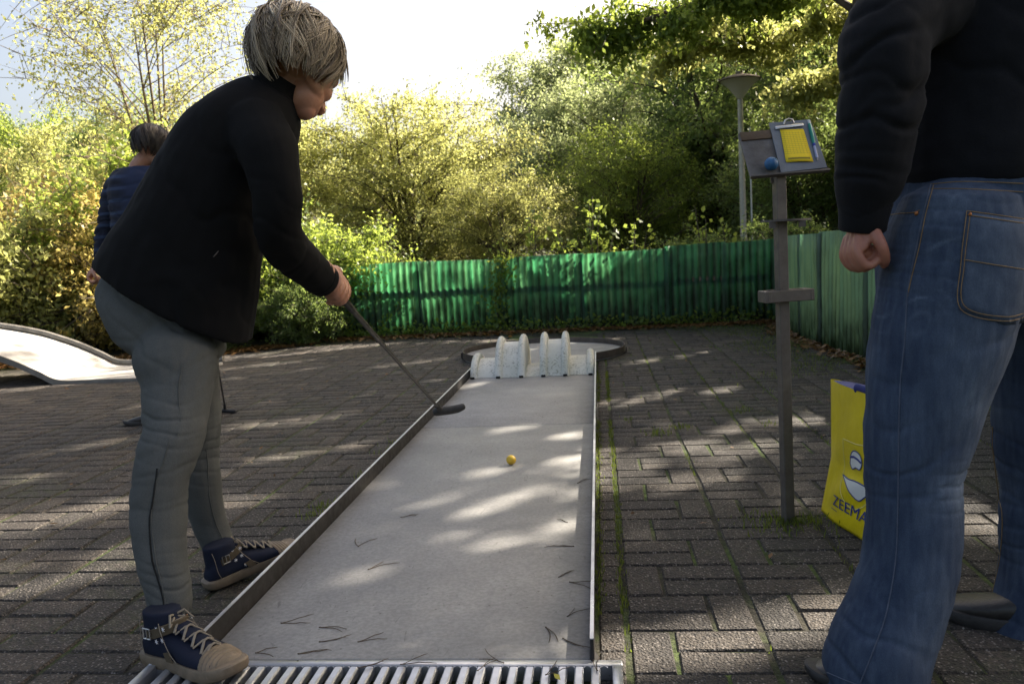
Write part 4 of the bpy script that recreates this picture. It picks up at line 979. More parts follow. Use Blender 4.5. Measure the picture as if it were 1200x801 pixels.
def skin_obj(name, mb, voxel, it, material, parent, disp=None, fade=None):
    off = wl(parent); me, V = remesh(mb, name, voxel, it, off, disp)
    if fade is not None: attr(me, 'fade', fade(V))
    return mkobj(name, me, material, parent)

def hand(mb, c, g, b, wrist, s=1.0, grip=.018):
    """closed hand round a grip through c along g (thumb end), back of the hand towards b, coming from wrist"""
    c, g, b = Vector(c), Vector(g).normalized(), Vector(b); b = (b-g*b.dot(g)).normalized(); w = g.cross(b)
    if (Vector(wrist)-c).dot(w) > 0: w = -w
    P = lambda gg, bb, ww: c+g*(gg*s)+b*(bb*s)+w*(ww*s)
    G = grip
    fr = [.0088,.0093,.0090,.0078]
    for i in range(4):
        o = (1.5-i)*.0195; f = fr[i]; k = [1.0,1.05,1.0,.9][i]
        pts = [P(o*.9, G+.012, -.030), P(o, G+.016, .004*k), P(o, G*.75+.004, (G+.016)*k), P(o, -G*.35, (G+.017)*k), P(o, -G-.009, (G*.3+.004)), P(o, -G-.006, -.010)]
        limb(mb, pts, [f*1.05*s, f*1.12*s, f*1.05*s, f*s, f*.95*s, f*.85*s], 10, 4)
    # palm and heel of the hand
    A = []
    for t, wd, th, bb in ((-.062,.026,.019,.010), (-.045,.034,.019,.012), (-.022,.041,.017,G-.002), (.002,.040,.014,G+.006)):
        A.append([P(wd*math.cos(a)*1.0, bb+th*math.sin(a), t) for a in np.linspace(0, 2*math.pi, 17)[:-1]])
    mb.rings(A)
    # thumb from the side of the palm, closing over the fingers
    pts = [P(.022,.004,-.048), P(.042,-.002,-.026), P(.050,-.012,-.002), P(.038,-.024,.016), P(.022,-.030,.024)]
    limb(mb, pts, [.014*s,.0125*s,.0105*s,.0095*s,.0082*s], 10, 4)
    wr = Vector(wrist); limb(mb, [wr, (wr+P(0,.010,-.055))/2, P(0,.010,-.050)], [.027*s,.025*s,.024*s], 14, 4)

def head(mb, c, f, up, s=1.0):
    """head with face; c = centre of the skull, f = facing, up = towards the crown"""
    c, f, up = Vector(c), Vector(f).normalized(), Vector(up); up = (up-f*up.dot(f)).normalized(); l = up.cross(f)
    P = lambda x, y, z: c+f*(x*s)+l*(y*s)+up*(z*s)
    E = lambda x, y, z, a, b_, d: mb.ell(P(x,y,z), (a*s,b_*s,d*s), f, l, up, 20, 14)
    E(-.012,0,.022,.094,.076,.088); E(.030,0,-.012,.060,.064,.075); E(.038,0,-.062,.048,.050,.046); E(.058,0,-.092,.026,.026,.020)   # skull, face, jaw, chin
    for q in (-1, 1):
        E(.050,q*.034,-.028,.034,.024,.026); E(.062,q*.030,.028,.024,.028,.010)      # cheeks, brows
        E(-.006,q*.073,-.012,.018,.008,.031); E(.012,q*.048,-.062,.040,.012,.022)      # ears, jaw line
        E(.092,q*.011,-.040,.010,.008,.007)                                            # nostrils
    mb.tube([P(.080,0,.018), P(.094,0,-.005), P(.104,0,-.030), P(.100,0,-.041), P(.086,0,-.044)], [.007*s,.009*s,.011*s,.010*s,.006*s], 10)
    mb.tube([P(.076,-.024,-.066), P(.090,0,-.063), P(.076,.024,-.066)], [.003*s,.0075*s,.003*s], 8); mb.tube([P(.074,-.022,-.073), P(.087,0,-.073), P(.074,.022,-.073)], [.003*s,.008*s,.003*s], 8)
    return P, f, l, up
def eyes(P, parent):
    for q in (-1, 1):
        mb = MB(); mb.ell(P(.074,q*.031,.006), (.0115,)*3, nu=12, nv=8); mb.build('eye', M['eye'], parent)
def hair_mat(name, stops, rough=.45):
    m, nt, bs = newmat(name); bs.inputs['Roughness'].default_value = rough; bs.inputs['Specular IOR Level'].default_value = .4
    a = nt.nodes.new('ShaderNodeAttribute'); a.attribute_name = 'tint'
    nt.links.new(ramp(nt, a.outputs['Fac'], stops), bs.inputs['Base Color']); return m
def hair(parent, c, f, up, s, ax, n, lng, material, seed, drop=.0, thick=.006, puff=.012):
    """locks combed from the crown over the skull; ax = skull half axes, lng(azimuth) = how far down they reach (radians)"""
    c, f, up = Vector(c), Vector(f).normalized(), Vector(up); up = (up-f*up.dot(f)).normalized(); l = up.cross(f); r = random.Random(seed); mb = MB(); T = []
    def S(th, ph, k): return c+(f*(ax[0]*math.sin(th)*math.cos(ph))+l*(ax[1]*math.sin(th)*math.sin(ph))+up*(ax[2]*math.cos(th)))*(s*k)
    n0 = 0
    cap = MB()
    rs = []
    for j in range(14):
        row = []
        for i in range(40):
            ph = 2*math.pi*i/40; th = .02+(lng(ph)*.84-.02)*j/13; row.append(S(th, ph, 1.0+.03*math.sin(ph*11+j)))
        rs.append(row)
    mb.rings(rs, cap=True); T += [.25]*len(mb.v); n0 = len(mb.v)
    m_ = 9; per = 9
    for k in range(n//per):      # locks: strands that draw together towards their tips
        ph = r.uniform(0, 6.283); L = lng(ph)*r.uniform(.70, 1.06); th0 = r.uniform(.02, .8)*L*.62; tw = r.gauss(0, .34)+.45*math.sin(ph*2+1.1)
        pf = r.uniform(.1, 1)*puff; flick = r.gauss(.004, .011)+.016*max(0, -math.cos(ph)); wv = r.uniform(.03, .12); wp = r.uniform(0, 6); spread_ = r.uniform(.06, .17)
        ct = r.gauss(.50, .17)
        for q in range(per):
            dph, dth, dr_ = r.gauss(0, 1)*spread_, r.gauss(0, .08), r.gauss(0, .004); pts = []; rad = []; w = thick*r.uniform(.6, 1.25); Lq = L*r.uniform(.93, 1.05)
            for j in range(m_):
                t = j/(m_-1); th = th0+dth*(1-t)+(Lq-th0)*t; p = S(th, ph+dph*(1-.75*t)+tw*t*t*.8+wv*math.sin(t*6+wp), 1.02)
                out = (p-c).normalized(); p = p+out*(pf*math.sin(t*math.pi)+flick*t*t+dr_*(1-t*.5))-Vector((0,0,1))*(drop*t*t)
                pts.append(p); rad.append(max(.0005, w*min(1, .5+t*3)*(1-.8*t**3)))
            mb.tube(pts, rad, 4, flat=.5, fdir=tuple((pts[0]-c).normalized())); tt = min(1, max(0, ct+r.gauss(0, .10))); T += [tt]*(len(mb.v)-n0); n0 = len(mb.v)
    o = mb.build('hair', material, parent); attr(o.data, 'tint', T); return o

# ---- shoes -------------------------------------------------------
def shoe(parent, heel, toe, up_, ml, ms, high=True, lace=True, seed=1, length=None):
    heel, toe = Vector(heel), Vector(toe); X = (toe-heel); L = X.length; X.normalize(); Z = Vector(up_); Z = (Z-X*Z.dot(X)).normalized(); Y = Z.cross(X); k = L/.29
    P = lambda x, y, z: heel+X*(x*k)+Y*(y*k)+Z*(z*k)
    mb = MB(); rs = []
    for x, w, h in ((.004,.020,.045),(.02,.032,.075),(.05,.036,.085),(.09,.036,.083),(.13,.040,.074),(.17,.046,.062),(.21,.048,.052),(.245,.043,.043),(.27,.030,.034),(.284,.012,.026)):
        rs.append([P(x, w*math.copysign(abs(math.cos(a))**.8, math.cos(a)), .012+max(0, (h-.012)*.5*(1+math.copysign(abs(math.sin(a))**.8, math.sin(a))))) for a in np.linspace(0, 2*math.pi, 25)[:-1]])
    mb.rings(rs)
    top = .122 if high else .095
    rs = [[P(cx+rx*math.cos(a), ry*math.sin(a), z) for a in np.linspace(0, 2*math.pi, 25)[:-1]] for z, cx, rx, ry in ((.03,.055,.045,.034),(.07,.060,.050,.036),(.095,.060,.050,.036),(top,.058,.046,.036))]
    mb.rings(rs)
    u = skin_obj('shoe', mb, .004, 4, ml, parent)
    # sole
    def outline(g, z):
        half = [(-.004,0),(-.002,.018),(.012,.032),(.05,.037),(.10,.035),(.15,.043),(.20,.050),(.24,.048),(.27,.036),(.288,.018),(.292,0)]
        c = crom(half, 3); pts = [(x, y) for x, y in c]+[(x, -y) for x, y in c[::-1][1:-1]]
        return [P(.145+(x-.145)*g, y*g, z+(.012*max(0, (x-.22)/.07)**2 if x > .22 else 0)) for x, y in pts]
    mb = MB(); mb.rings([outline(.97,0), outline(1.0,.003), outline(1.03,.012), outline(1.03,.024), outline(1.0,.027)]); so_ = mb.build('sole', ms, u)
    if not lace: return u, P
    # ribbed toe cap
    mb = MB(); rs = []
    for i, x in enumerate(np.linspace(.222, .288, 15)):
        w = float(np.interp(x, [.21,.245,.27,.288], [.0495,.0455,.033,.012])); h = float(np.interp(x, [.21,.245,.27,.288], [.056,.047,.038,.027])); w += .0025+.0018*(i%2); h += .004+.0022*(i%2)
        rs.append([P(x-.010*abs(math.sin(a)), w*math.cos(a), .014+(h-.014)*abs(math.sin(a))**.8) for a in np.linspace(0, math.pi, 19)])
    vs = [p for q in rs for p in q]; n = 19; fs = [(a*n+i, a*n+i+1, (a+1)*n+i+1, (a+1)*n+i) for a in range(14) for i in range(n-1)]
    mb.add(vs, fs); mb.build('toe_cap', ms, u)
    # laces over the tongue
    tx = lambda t: (.100+.118*t, .106-.052*t) if high else (.11+.1*t, .085-.03*t)
    mb = MB(); mb.tube([P(tx(t)[0], 0, tx(t)[1]-.004) for t in (0,.35,.7,1)], [.020*k,.020*k,.019*k,.012*k], 10, flat=.35, fdir=tuple(Z)); mb.build('tongue', ml, u)
    for i in range(5):
        t = .04+i*.22; x, z = tx(t); x2, z2 = tx(min(1, t+.2))
        for q in (1, -1):
            mb = MB(); mb.tube([P(x, -q*.026, z-.010), P((x+x2)/2-.002, -q*.006, (z+z2)/2+.006), P((x+x2)/2+.002, q*.006, (z+z2)/2+.006), P(x2, q*.026, z2-.008)], .0032*k, 6, flat=.6, fdir=tuple(Z)); mb.build('lace', M['lace'], u)
    if high:
        for q in (1, -1):
            mb = MB(); x, z = tx(0); mb.tube([P(x, 0, z+.006), P(x+.01, q*.018, z+.012), P(x+.022, q*.030, z-.008), P(x+.012, q*.014, z-.002), P(x, 0, z+.004)], .0028*k, 6); mb.build('lace', M['lace'], u)
        # strap with buckle
        a_ = np.linspace(0, 2*math.pi, 29)[:-1]
        rr = [[P(.060+(.053+dr)*math.cos(a)+.012, (.0385+dr)*math.sin(a), .080+dz+.016*math.cos(a)) for a in a_] for dr, dz in ((-.004,-.011),(.001,-.010),(.0015,.010),(-.004,.011))]
        mb = MB(); vs = [p for q in rr for p in q]; n = 28; fs = [(k_*n+i, k_*n+(i+1)%n, (k_+1)*n+(i+1)%n, (k_+1)*n+i) for k_ in range(3) for i in range(n)]; mb.add(vs, fs); mb.build('strap', M['tan_cloth'], u)
        for sd in (-1, 1):
            mb = MB(); bc_ = [(.046,.092),(.068,.092),(.068,.070),(.046,.070)]
            mb.tube([P(x, sd*.0425, z) for x, z in bc_], .0019*k, 6, closed=True); mb.tube([P(.057, sd*.0425, .092), P(.057, sd*.043, .070)], .0015*k, 5); mb.build('buckle', M['chrome'], u)
            for sx, sz in ((.084,.092),(.106,.094),(.085,.066),(.112,.040),(.105,.072)):
                mb = MB(); yy = sd*(.0405 if sz < .08 else .036); 
                for j in range(3):
                    an = j*math.pi/3+.3; dx, dz = math.cos(an)*.0058, math.sin(an)*.0058; mb.tube([P(sx-dx, yy, sz-dz), P(sx, yy*1.03, sz), P(sx+dx, yy, sz+dz)], [.0005,.0011,.0005], 4)
                mb.build('star', M['white_star'], u)
            # stitched seams
            mb = MB(); mb.tube(crom([P(.094, sd*.037, .106), P(.104, sd*.041, .085), P(.128, sd*.045, .05), P(.15, sd*.046, .030)], 5), .0009*k, 4); mb.build('seam', M['lace'], u)
            mb = MB(); mb.tube(crom([P(.024, sd*.030, .110), P(.026, sd*.035, .09), P(.028, sd*.037, .05), P(.034, sd*.038, .03)], 5), .0009*k, 4); mb.build('seam', M['lace'], u)
            mb = MB(); q_ = [P(.118, sd*.0455, .030), P(.142, sd*.0475, .030), P(.128, sd*.046, .052), P(.108, sd*.0435, .046)]; mb.rings([[p for p in q_], [p+Y*(sd*.0016) for p in q_]]); mb.build('patch', M['tan_cloth'], u)
    return u, P

# ================================================================== THE PLAYER BENDING WITH THE PUTTER
wo = thing('person', 'woman in black jacket and grey jeans bending forward and holding a putter', 'person', (-.60,.35,0))
YT = .36
def r2(a, b, dep, Y=YT, Y2=None): return (at(a[0], a[1], Y), at(b[0], b[1], Y if Y2 is None else Y2), dep)
# putter line
H0 = at(391, 338, .52); MAL = at(516, 480, 1.28)
SD = (MAL-H0).normalized()
# --- body
hc = at(350, 74, .40); hf = Vector((.30,.62,-.72)); hu = Vector((.0,.55,.83))
nk = at(318, 108, .38)
mb = MB(); Pw, f_, l_, u_ = head(mb, hc+Vector((.0,.02,-.012)), hf, hu, 1.06)
limb(mb, [at(342,96,.40), nk, at(290,135,.37)], [.052,.055,.075])
ringloft(mb, [r2((303,106),(338,140),.09), r2((262,135),(328,178),.10), r2((225,180),(308,228),.10), r2((192,255),(285,295),.11), r2((165,305),(272,345),.11), r2((152,350),(238,395),.11)])
shR, elR, wrR = at(322,195,.20), at(328,278,.27), at(377,324,.47)
limb(mb, [shR, elR+Vector((-.005,0,-.005)), (elR+wrR)/2+Vector((-.006,.004,-.010)), wrR], [.044,.032,.027,.023])
bdir = Vector((.25,-.75,.60)); hand(mb, H0, SD, bdir, wrR+Vector((0,.01,-.002)), .98, .015)
shL = at(292,180,.55); H1 = H0-SD*.095; elL = at(312,262,.64); wrL = at(364,308,.60)
limb(mb, [shL, elL, wrL], [.048,.040,.027]); hand(mb, H1, SD, Vector((.2,.8,.5)), wrL, .95, .015)
def legpts(rows, Ys):
    P_, R_ = [], []
    for (y, x0, x1), Y in zip(rows, Ys):
        a, b = at(x0, y, Y), at(x1, y, Y); P_.append((a+b)/2); R_.append((b-a).length/2)
    return P_, R_
nearR = [(408,160,252),(426,158,254),(450,166,251),(487,167,245),(508,169,241),(535,160,231),(559,156,222),(598,153,219),(649,159,218),(690,170,224),(708,174,226)]
nearY = [.30,.27,.25,.22,.20,.18,.16,.14,.11,.09,.08]
farR = [(412,182,256),(445,190,257),(492,200,259),(521,202,257),(550,208,258),(581,215,261),(610,224,266),(632,234,273),(656,243,281)]
farY = [.46,.49,.51,.52,.53,.55,.57,.58,.585]
P1, R1 = legpts(nearR, nearY); P2_, R2_ = legpts(farR, farY); R1 = [x*.92 for x in R1]; R2_ = [x*.93 for x in R2_]
limb(mb, P1+[P1[-1]-Vector((0,0,.06))], [x*.72 for x in R1]+[.036]); limb(mb, P2_+[P2_[-1]-Vector((0,0,.06))], [x*.72 for x in R2_]+[.034])
skin_obj('body', mb, .0036, 2, M['skin'], wo)
eyes(Pw, wo)
# --- hair
hm = hair_mat('streaked_grey_blond_hair', [(0, (.030,.020,.012)), (.3, (.13,.095,.058)), (.65, (.32,.25,.16)), (1, (.56,.47,.34))])
def lngw(ph):   # azimuth 0 = face
    a = abs((ph+math.pi) % (2*math.pi)-math.pi); return 1.50+.82*min(1, max(0, (a-.35)/.6))+.10*max(0,(a-2.2))+.05*math.sin(ph*5)
hair(wo, at(349,61,.38), Vector((.45,.75,-.48)), Vector((-.12,.42,.90)), 1.0, (.112,.090,.110), 4800, lngw, hm, 5, thick=.0021, drop=.020, puff=.013)
mb = MB()
for k in range(9):
    a = at(338+k*1.3, 16, .38); mb.tube(crom([a, a+Vector((-.03-.004*k,0,.030+.002*k)), a+Vector((-.075-.003*k,.01,.012-.003*k)), a+Vector((-.115,.01,-.03-.006*k))], 5), .0009, 4)
o = mb.build('loose_strands', hm, wo); attr(o.data, 'tint', [.8]*len(mb.v))
# --- jacket
mb = MB()
ringloft(mb, [r2((118,303),(290,403),.175,.36), r2((130,286),(298,350),.18,.36), r2((158,246),(302,300),.18,.36), r2((184,203),(318,250),.175), r2((207,163),(330,205),.17), r2((236,128),(341,170),.16), r2((270,103),(347,142),.135), r2((300,90),(346,118),.085)], 30, 5, 2.1)
A = [at(298,150,.27), at(316,183,.215), at(325,232,.21), at(328,277,.26), at(350,303,.36), at(375,326,.455)]
limb(mb, A, [.080,.070,.059,.057,.055,.047], 18)
limb(mb, [at(270,165,.50), shL, (shL+elL)/2, elL, (elL+wrL)/2, wrL], [.075,.070,.060,.052,.046,.040], 18)
fo = folds([(at(322,275,.2),(.3,.2,1),.0045,.075,.09), (at(345,300,.33),(.7,.4,-.6),.004,.06,.08), (at(240,250,.2),(.8,0,.6),.003,.16,.22), (at(260,345,.2),(1,0,.15),.006,.15,.14)], .003)
skin_obj('jacket', mb, .0062, 4, M['jacket'], wo, fo)
mb = MB()
cs = [r2((302,92),(344,122),.078), r2((304,80),(347,110),.074), r2((309,74),(349,102),.070)]
rr = [ring2(*c_[:2], c_[2], 26) for c_ in cs]; ri = [[p+( (sum(q, Vector())/26)-p)*.09 for p in q] for q in rr[::-1]]
vs = [p for q in rr+ri for p in q]; n = 26; mb.add(vs, [(k*n+i, k*n+(i+1)%n, (k+1)*n+(i+1)%n, (k+1)*n+i) for k in range(5) for i in range(n)]); mb.build('collar', M['jacket'], wo)
mb = MB(); a, b = at(250,301,.148), at(256,294,.150); mb.tube([a, (a+b)/2+Vector((.001,-.001,0)), b], [.001,.0014,.0008], 6); mb.build('zip_pull', M['steel_brown'], wo)
cuff_c = at(377,327,.462); cd_ = (at(383,331,.49)-at(368,320,.43)).normalized()
mb = MB(); mb.tube([cuff_c-cd_*.012, cuff_c-cd_*.009, cuff_c+cd_*.012, cuff_c+cd_*.014], [.043,.0475,.0465,.042], 22); mb.build('cuff', M['jacket'], wo)
# --- jeans
mb = MB()
ringloft(mb, [r2((130,316),(262,376),.13,.37), r2((122,338),(256,388),.148,.37), r2((130,362),(256,402),.16,.38), r2((146,392),(256,416),.155,.38), r2((165,412),(245,428),.10,.38)], 28, 5, 2.2)
limb(mb, P1, R1, 20, 4); limb(mb, P2_, R2_, 20, 4)
kn = P1[4]; knf = P2_[3]
fo = folds([(P1[0],(.35,0,1),.004,.060,.15),(P1[1],(-.4,0,1),.0035,.065,.10),(kn+Vector((0,-.05,.02)),(.22,0,1),.0045,.045,.08),(kn+Vector((.0,-.05,-.10)),(-.35,0,1),.003,.055,.08),(P1[-2],(.2,0,1),.005,.026,.075),(P1[7],(-.15,0,1),.0025,.05,.1),(knf,(.2,0,1),.005,.035,.09),(P2_[-1],(.1,0,1),.0045,.026,.08),(at(150,370,.3),(.7,0,.7),.005,.045,.10)], .0022)
def fw(V):
    d = np.linalg.norm(V-np.array(kn+Vector((.06,-.05,.05))), axis=1); return .35*np.exp(-(d/.10)**2)+.25*vnoise(V, 18)
skin_obj('jeans', mb, .0046, 3, M['grey_jeans'], wo, fo, fw)
def onleg(P_, R_, t, ang, k=1.02):
    i = min(int(t), len(P_)-2); f = t-i; c = P_[i]*(1-f)+P_[i+1]*f; r_ = R_[i]*(1-f)+R_[i+1]*f; return c+Vector((math.cos(ang)*r_*k, math.sin(ang)*r_*k, 0))
for (Pp, Rr, t0, t1, an, nm_) in ((P1, R1, 5.2, 9.9, -1.35, 'leg_zip'), (P1, R1, .3, 3.8, -1.02, 'side_seam'), (P1, R1, 3.9, 9.8, -1.28, 'side_seam'), (P2_, R2_, 2.6, 7.8, -.75, 'side_seam')):
    mb = MB(); mb.tube([onleg(Pp, Rr, t0+(t1-t0)*i/24, an+.06*math.sin(i*.4), 1.03) for i in range(25)], .0022 if nm_ == 'leg_zip' else .0016, 5); mb.build(nm_, M['black'] if nm_ == 'leg_zip' else M['grey_jeans'], wo)
# --- shoes
h1, t1 = gnd(172,772,.004), gnd(288,796,.034); h1 = gnd(178,770,.018)
shoe(wo, h1+Vector((0,0,0)), gnd(283,794,.036), (0,0,1), M['navy'], M['tan'])
shoe(wo, gnd(243,690,.002), gnd(243,690,.002)+Vector((.185,.215,.035)), (0,0,1), M['navy'], M['tan'])
# --- putter
def putter(label, top, mal, headdir, grip_len=.26, gm='leather'):
    d = (mal-top).normalized(); t = thing('putter', label, 'golf putter', tuple(mal))
    mb = MB(); mb.tube([top, top+d*grip_len], [.0135,.0105], 12); mb.tube([top-d*.004, top], [.012,.0135], 12); mb.build('grip', M[gm], t)
    mb = MB(); mb.tube([top+d*(grip_len-.01), top+d*(grip_len+.22), top+d*(grip_len+.24), mal], [.0088,.0080,.0062,.0055], 12); mb.build('shaft', M['shaft'], t)
    mb = MB(); mb.tube([mal-d*.035, mal+d*.004], [.0085,.0105], 10); mb.build('ferrule', M['rubber'], t)
    hd = Vector(headdir).normalized(); n_ = (hd.cross(d)).normalized(); mb = MB()
    limb(mb, [mal+d*.014-hd*.022, mal+d*.012, mal+d*.014+hd*.032, mal+d*.012+hd*.062+n_*.001, mal+d*.009+hd*.082+n_*.004], [.0150,.0165,.0160,.0155,.0130], 14); mb.build('head', M['rubber'], t)
    return t
M['shaft'] = steel_mat('putter_shaft', (.16,.15,.14), (.10,.095,.09), .38, .85); M['rubber'] = mat('black_rubber', (.035,.033,.032), (.022,.021,.02), .6, 60, bstr=.3)
putter('dark headed putter swung by the woman over the lane', H0-SD*.17, MAL, (c_r*.97-c_u*.0+Vector((0,.2,.10))), .30)

# ================================================================== THE PERSON BEHIND
YB = 3.12
p2 = thing('person', 'dark haired person in a blue top standing behind the bending woman', 'person', (-2.1,3.1,0))
a2 = lambda x, y, Y=YB: at(x, y, Y)
hc2 = a2(180, 170); mb = MB(); P_h, *_ = head(mb, hc2, (.25,.85,-.35), (.1,.3,.9), 1.0)
limb(mb, [a2(170,186), a2(160,200), a2(168,225)], [.05,.05,.08])
ringloft(mb, [r2((140,215),(200,205),.10,YB), r2((140,250),(205,250),.12,YB), r2((145,300),(205,300),.13,YB), r2((140,335),(205,335),.14,YB)])
limb(mb, [a2(140,225), a2(126,262), a2(118,305)], [.045,.038,.026])
hb = a2(111, 325); hand(mb, hb+Vector((0,0,-.0)), (.3,-.9,.2), (-.9,-.2,.2), a2(116,308), .95)
H2 = Vector((-1.845, 3.05, .98)); wr2 = Vector((-1.90,3.02,1.06)); limb(mb, [a2(200,225,3.0), Vector((-1.93,2.98,1.2)), wr2], [.045,.038,.026]); hand(mb, H2, (.02,.1,-1), (-.3,-.9,0), wr2, .95, .014)
for px0, px1, Y in ((166,186,3.02),(205,250,3.22)):
    q0_, q1_, q2_ = a2(px0+10,345,Y), a2((px0+px1)/2+2,420,Y), a2(px1,484,Y); limb(mb, [q0_, q1_, q2_], [.07,.05,.035])
skin_obj('body', mb, .007, 3, M['skin'], p2); eyes(P_h, p2)
hair(p2, hc2+Vector((-.01,0,.01)), (.25,.85,-.35), (.1,.3,.9), 1.0, (.104,.090,.104), 1400, lambda ph: 1.6+.8*min(1, abs((ph+math.pi)%(2*math.pi)-math.pi)/1.3), hair_mat('dark_brown_hair', [(0, (.008,.006,.005)), (1, (.030,.018,.012))]), 8, thick=.0026)
def top_mat():
    m, nt, bs = newmat('blue_striped_top'); bs.inputs['Roughness'].default_value = .9
    tc = nt.nodes.new('ShaderNodeTexCoord'); w = nt.nodes.new('ShaderNodeTexWave'); w.bands_direction = 'Z'; w.inputs['Scale'].default_value = 4.6; w.inputs['Distortion'].default_value = 1.2; nt.links.new(tc.outputs['Object'], w.inputs[0])
    c = ramp(nt, w.outputs['Fac'], [(.0, (.006,.009,.022)), (.80, (.009,.014,.036)), (.86, (.022,.038,.085)), (1, (.025,.042,.09))])
    z = nt.nodes.new('ShaderNodeSeparateXYZ'); nt.links.new(tc.outputs['Object'], z.inputs[0])
    c = mixc(nt, ramp(nt, maths(nt, 'MULTIPLY', maths(nt, 'ADD', z.outputs[0], .155), 8.0, True), [(0, (0,0,0)), (.6, (1,1,1))]), c, (.015,.024,.062))
    nt.links.new(c, bs.inputs['Base Color']); bump(nt, bs, noise(nt, 200, 3), .3, .002); return m
mb = MB(); ringloft(mb, [r2((132,345),(212,345),.18,YB), r2((138,300),(208,300),.165,YB), r2((134,250),(208,250),.165,YB), r2((131,214),(205,210),.15,YB), r2((148,197),(195,194),.10,YB)], 26, 4, 2.2)
limb(mb, [a2(146,212), a2(133,228), a2(126,262), a2(119,300)], [.085,.068,.055,.045], 16); limb(mb, [a2(200,214,3.05), Vector((-1.95,2.98,1.25)), wr2], [.08,.055,.042], 16)
skin_obj('sweater', mb, .008, 3, top_mat(), p2, folds([(a2(126,262),(0,0,1),.008,.05,.2), (a2(160,260),(0,.2,1),.008,.09,.3)], .004))
mb = MB(); ringloft(mb, [r2((140,330),(206,330),.15,YB), r2((140,350),(205,350),.16,YB), r2((150,375),(200,375),.12,YB)], 24, 4)
for px0, px1, Y in ((170,186,3.02),(205,249,3.22)): limb(mb, [a2(px0+12,350,Y), a2((px0+px1)/2+2,420,Y), a2(px1,480,Y)], [.095,.072,.058], 16)
skin_obj('jeans', mb, .008, 3, M['dark_jeans'], p2, folds([(a2(170,420),(0,0,1),.006,.05,.3)], .003), lambda V: V[:,0]*0)
hs = a2(188,480,3.02); shoe(p2, Vector((hs.x+.04, hs.y+.03, 0)), Vector((hs.x-.21, hs.y-.05, 0)), (0,0,1), M['leather'], M['rubber'], False, False)
hs = a2(249,480,3.22); shoe(p2, Vector((hs.x-.03, hs.y+.05, 0)), Vector((hs.x+.07, hs.y-.20, 0)), (0,0,1), M['leather'], M['rubber'], False, False)
c2 = gnd(264,479,.02); putter('upright putter standing on its head beside the person in the blue top', H2+Vector((.0,0,.10)), c2, Vector((.8,-.35,-.05)), .22)

# ================================================================== THE MAN ON THE RIGHT
ma = thing('person', 'person in dark sweatshirt and faded blue jeans seen from behind at the right edge', 'person', (1.25,.1,0))
HM = at(1012, 296, .0)
mb = MB(); P_m, *_ = head(mb, Vector((1.20,.12,1.655)), (-.75,.6,-.25), (0,0,1), 1.03)
limb(mb, [Vector((1.23,.13,1.60)), Vector((1.26,.13,1.53)), Vector((1.28,.13,1.44))], [.058,.060,.07])
mb.rings([[Vector((1.29+a*math.cos(t)*.8-b*math.sin(t)*.6, .13+a*math.cos(t)*.6+b*math.sin(t)*.8, z)) for t in np.linspace(0, 6.283, 25)[:-1]] for z, a, b in ((.90,.14,.15),(1.02,.11,.14),(1.2,.11,.155),(1.38,.10,.15),(1.45,.06,.10))])
limb(mb, [Vector((1.17,.0,1.36)), at(1026,110,-.03), at(1010,262,0)], [.038,.036,.028]); 
hand(mb, HM, (.15,-.92,.15), (-1,-.25,.15), at(1012,262,.0), 1.06, .010); mb.ell(HM, (.019,.03,.019))
wrR_m = Vector((1.34,.44,.86)); HR = Vector((1.34,.485,.775))
limb(mb, [Vector((1.41,.28,1.36)), Vector((1.42,.43,1.12)), wrR_m], [.052,.043,.029]); hand(mb, HR, (-.8,-.5,0), (.3,.9,.3), wrR_m, 1.05, .010)
mrows = [(270,1040,1215),(330,1030,1212),(400,1019,1192),(465,1014,1165),(520,1013,1146),(560,1015,1134),(610,1016,1135),(660,1010,1131),(720,989,1114),(768,967,1100),(815,962,1092)]
mY = [.02,.02,.015,.01,.005,0,-.005,-.01,-.02,-.03,-.035]
P3, R3 = legpts(mrows, mY); R3 = [x*.92 for x in R3]; P3 = [p+Vector((-.008,0,0)) for p in P3]
frows = [(330,1130,1290),(400,1150,1290),(465,1156,1290),(520,1158,1290),(570,1166,1285),(620,1164,1280),(665,1166,1275),(720,1155,1270),(765,1136,1262),(800,1133,1258)]
fY = [.26,.26,.26,.26,.26,.25,.24,.23,.22,.21]
P4, R4 = legpts(frows, fY); R4 = [x*.93 for x in R4]; P4 = [p+Vector((.012,.004,0)) for p in P4]
limb(mb, P3[1:], [x*.66 for x in R3[1:]]); limb(mb, P4, [x*.66 for x in R4])
skin_obj('body', mb, .0036, 2, M['skin_man'], ma); eyes(P_m, ma)
hair(ma, Vector((1.205,.115,1.672)), (-.75,.6,-.1), (0,0,1), 1.0, (.108,.092,.100), 1500, lambda ph: 1.15+.85*min(1, abs((ph+math.pi)%(2*math.pi)-math.pi)/1.5), hair_mat('short_brown_hair', [(0, (.02,.014,.01)), (1, (.08,.055,.035))]), 9, thick=.0028, puff=.004)
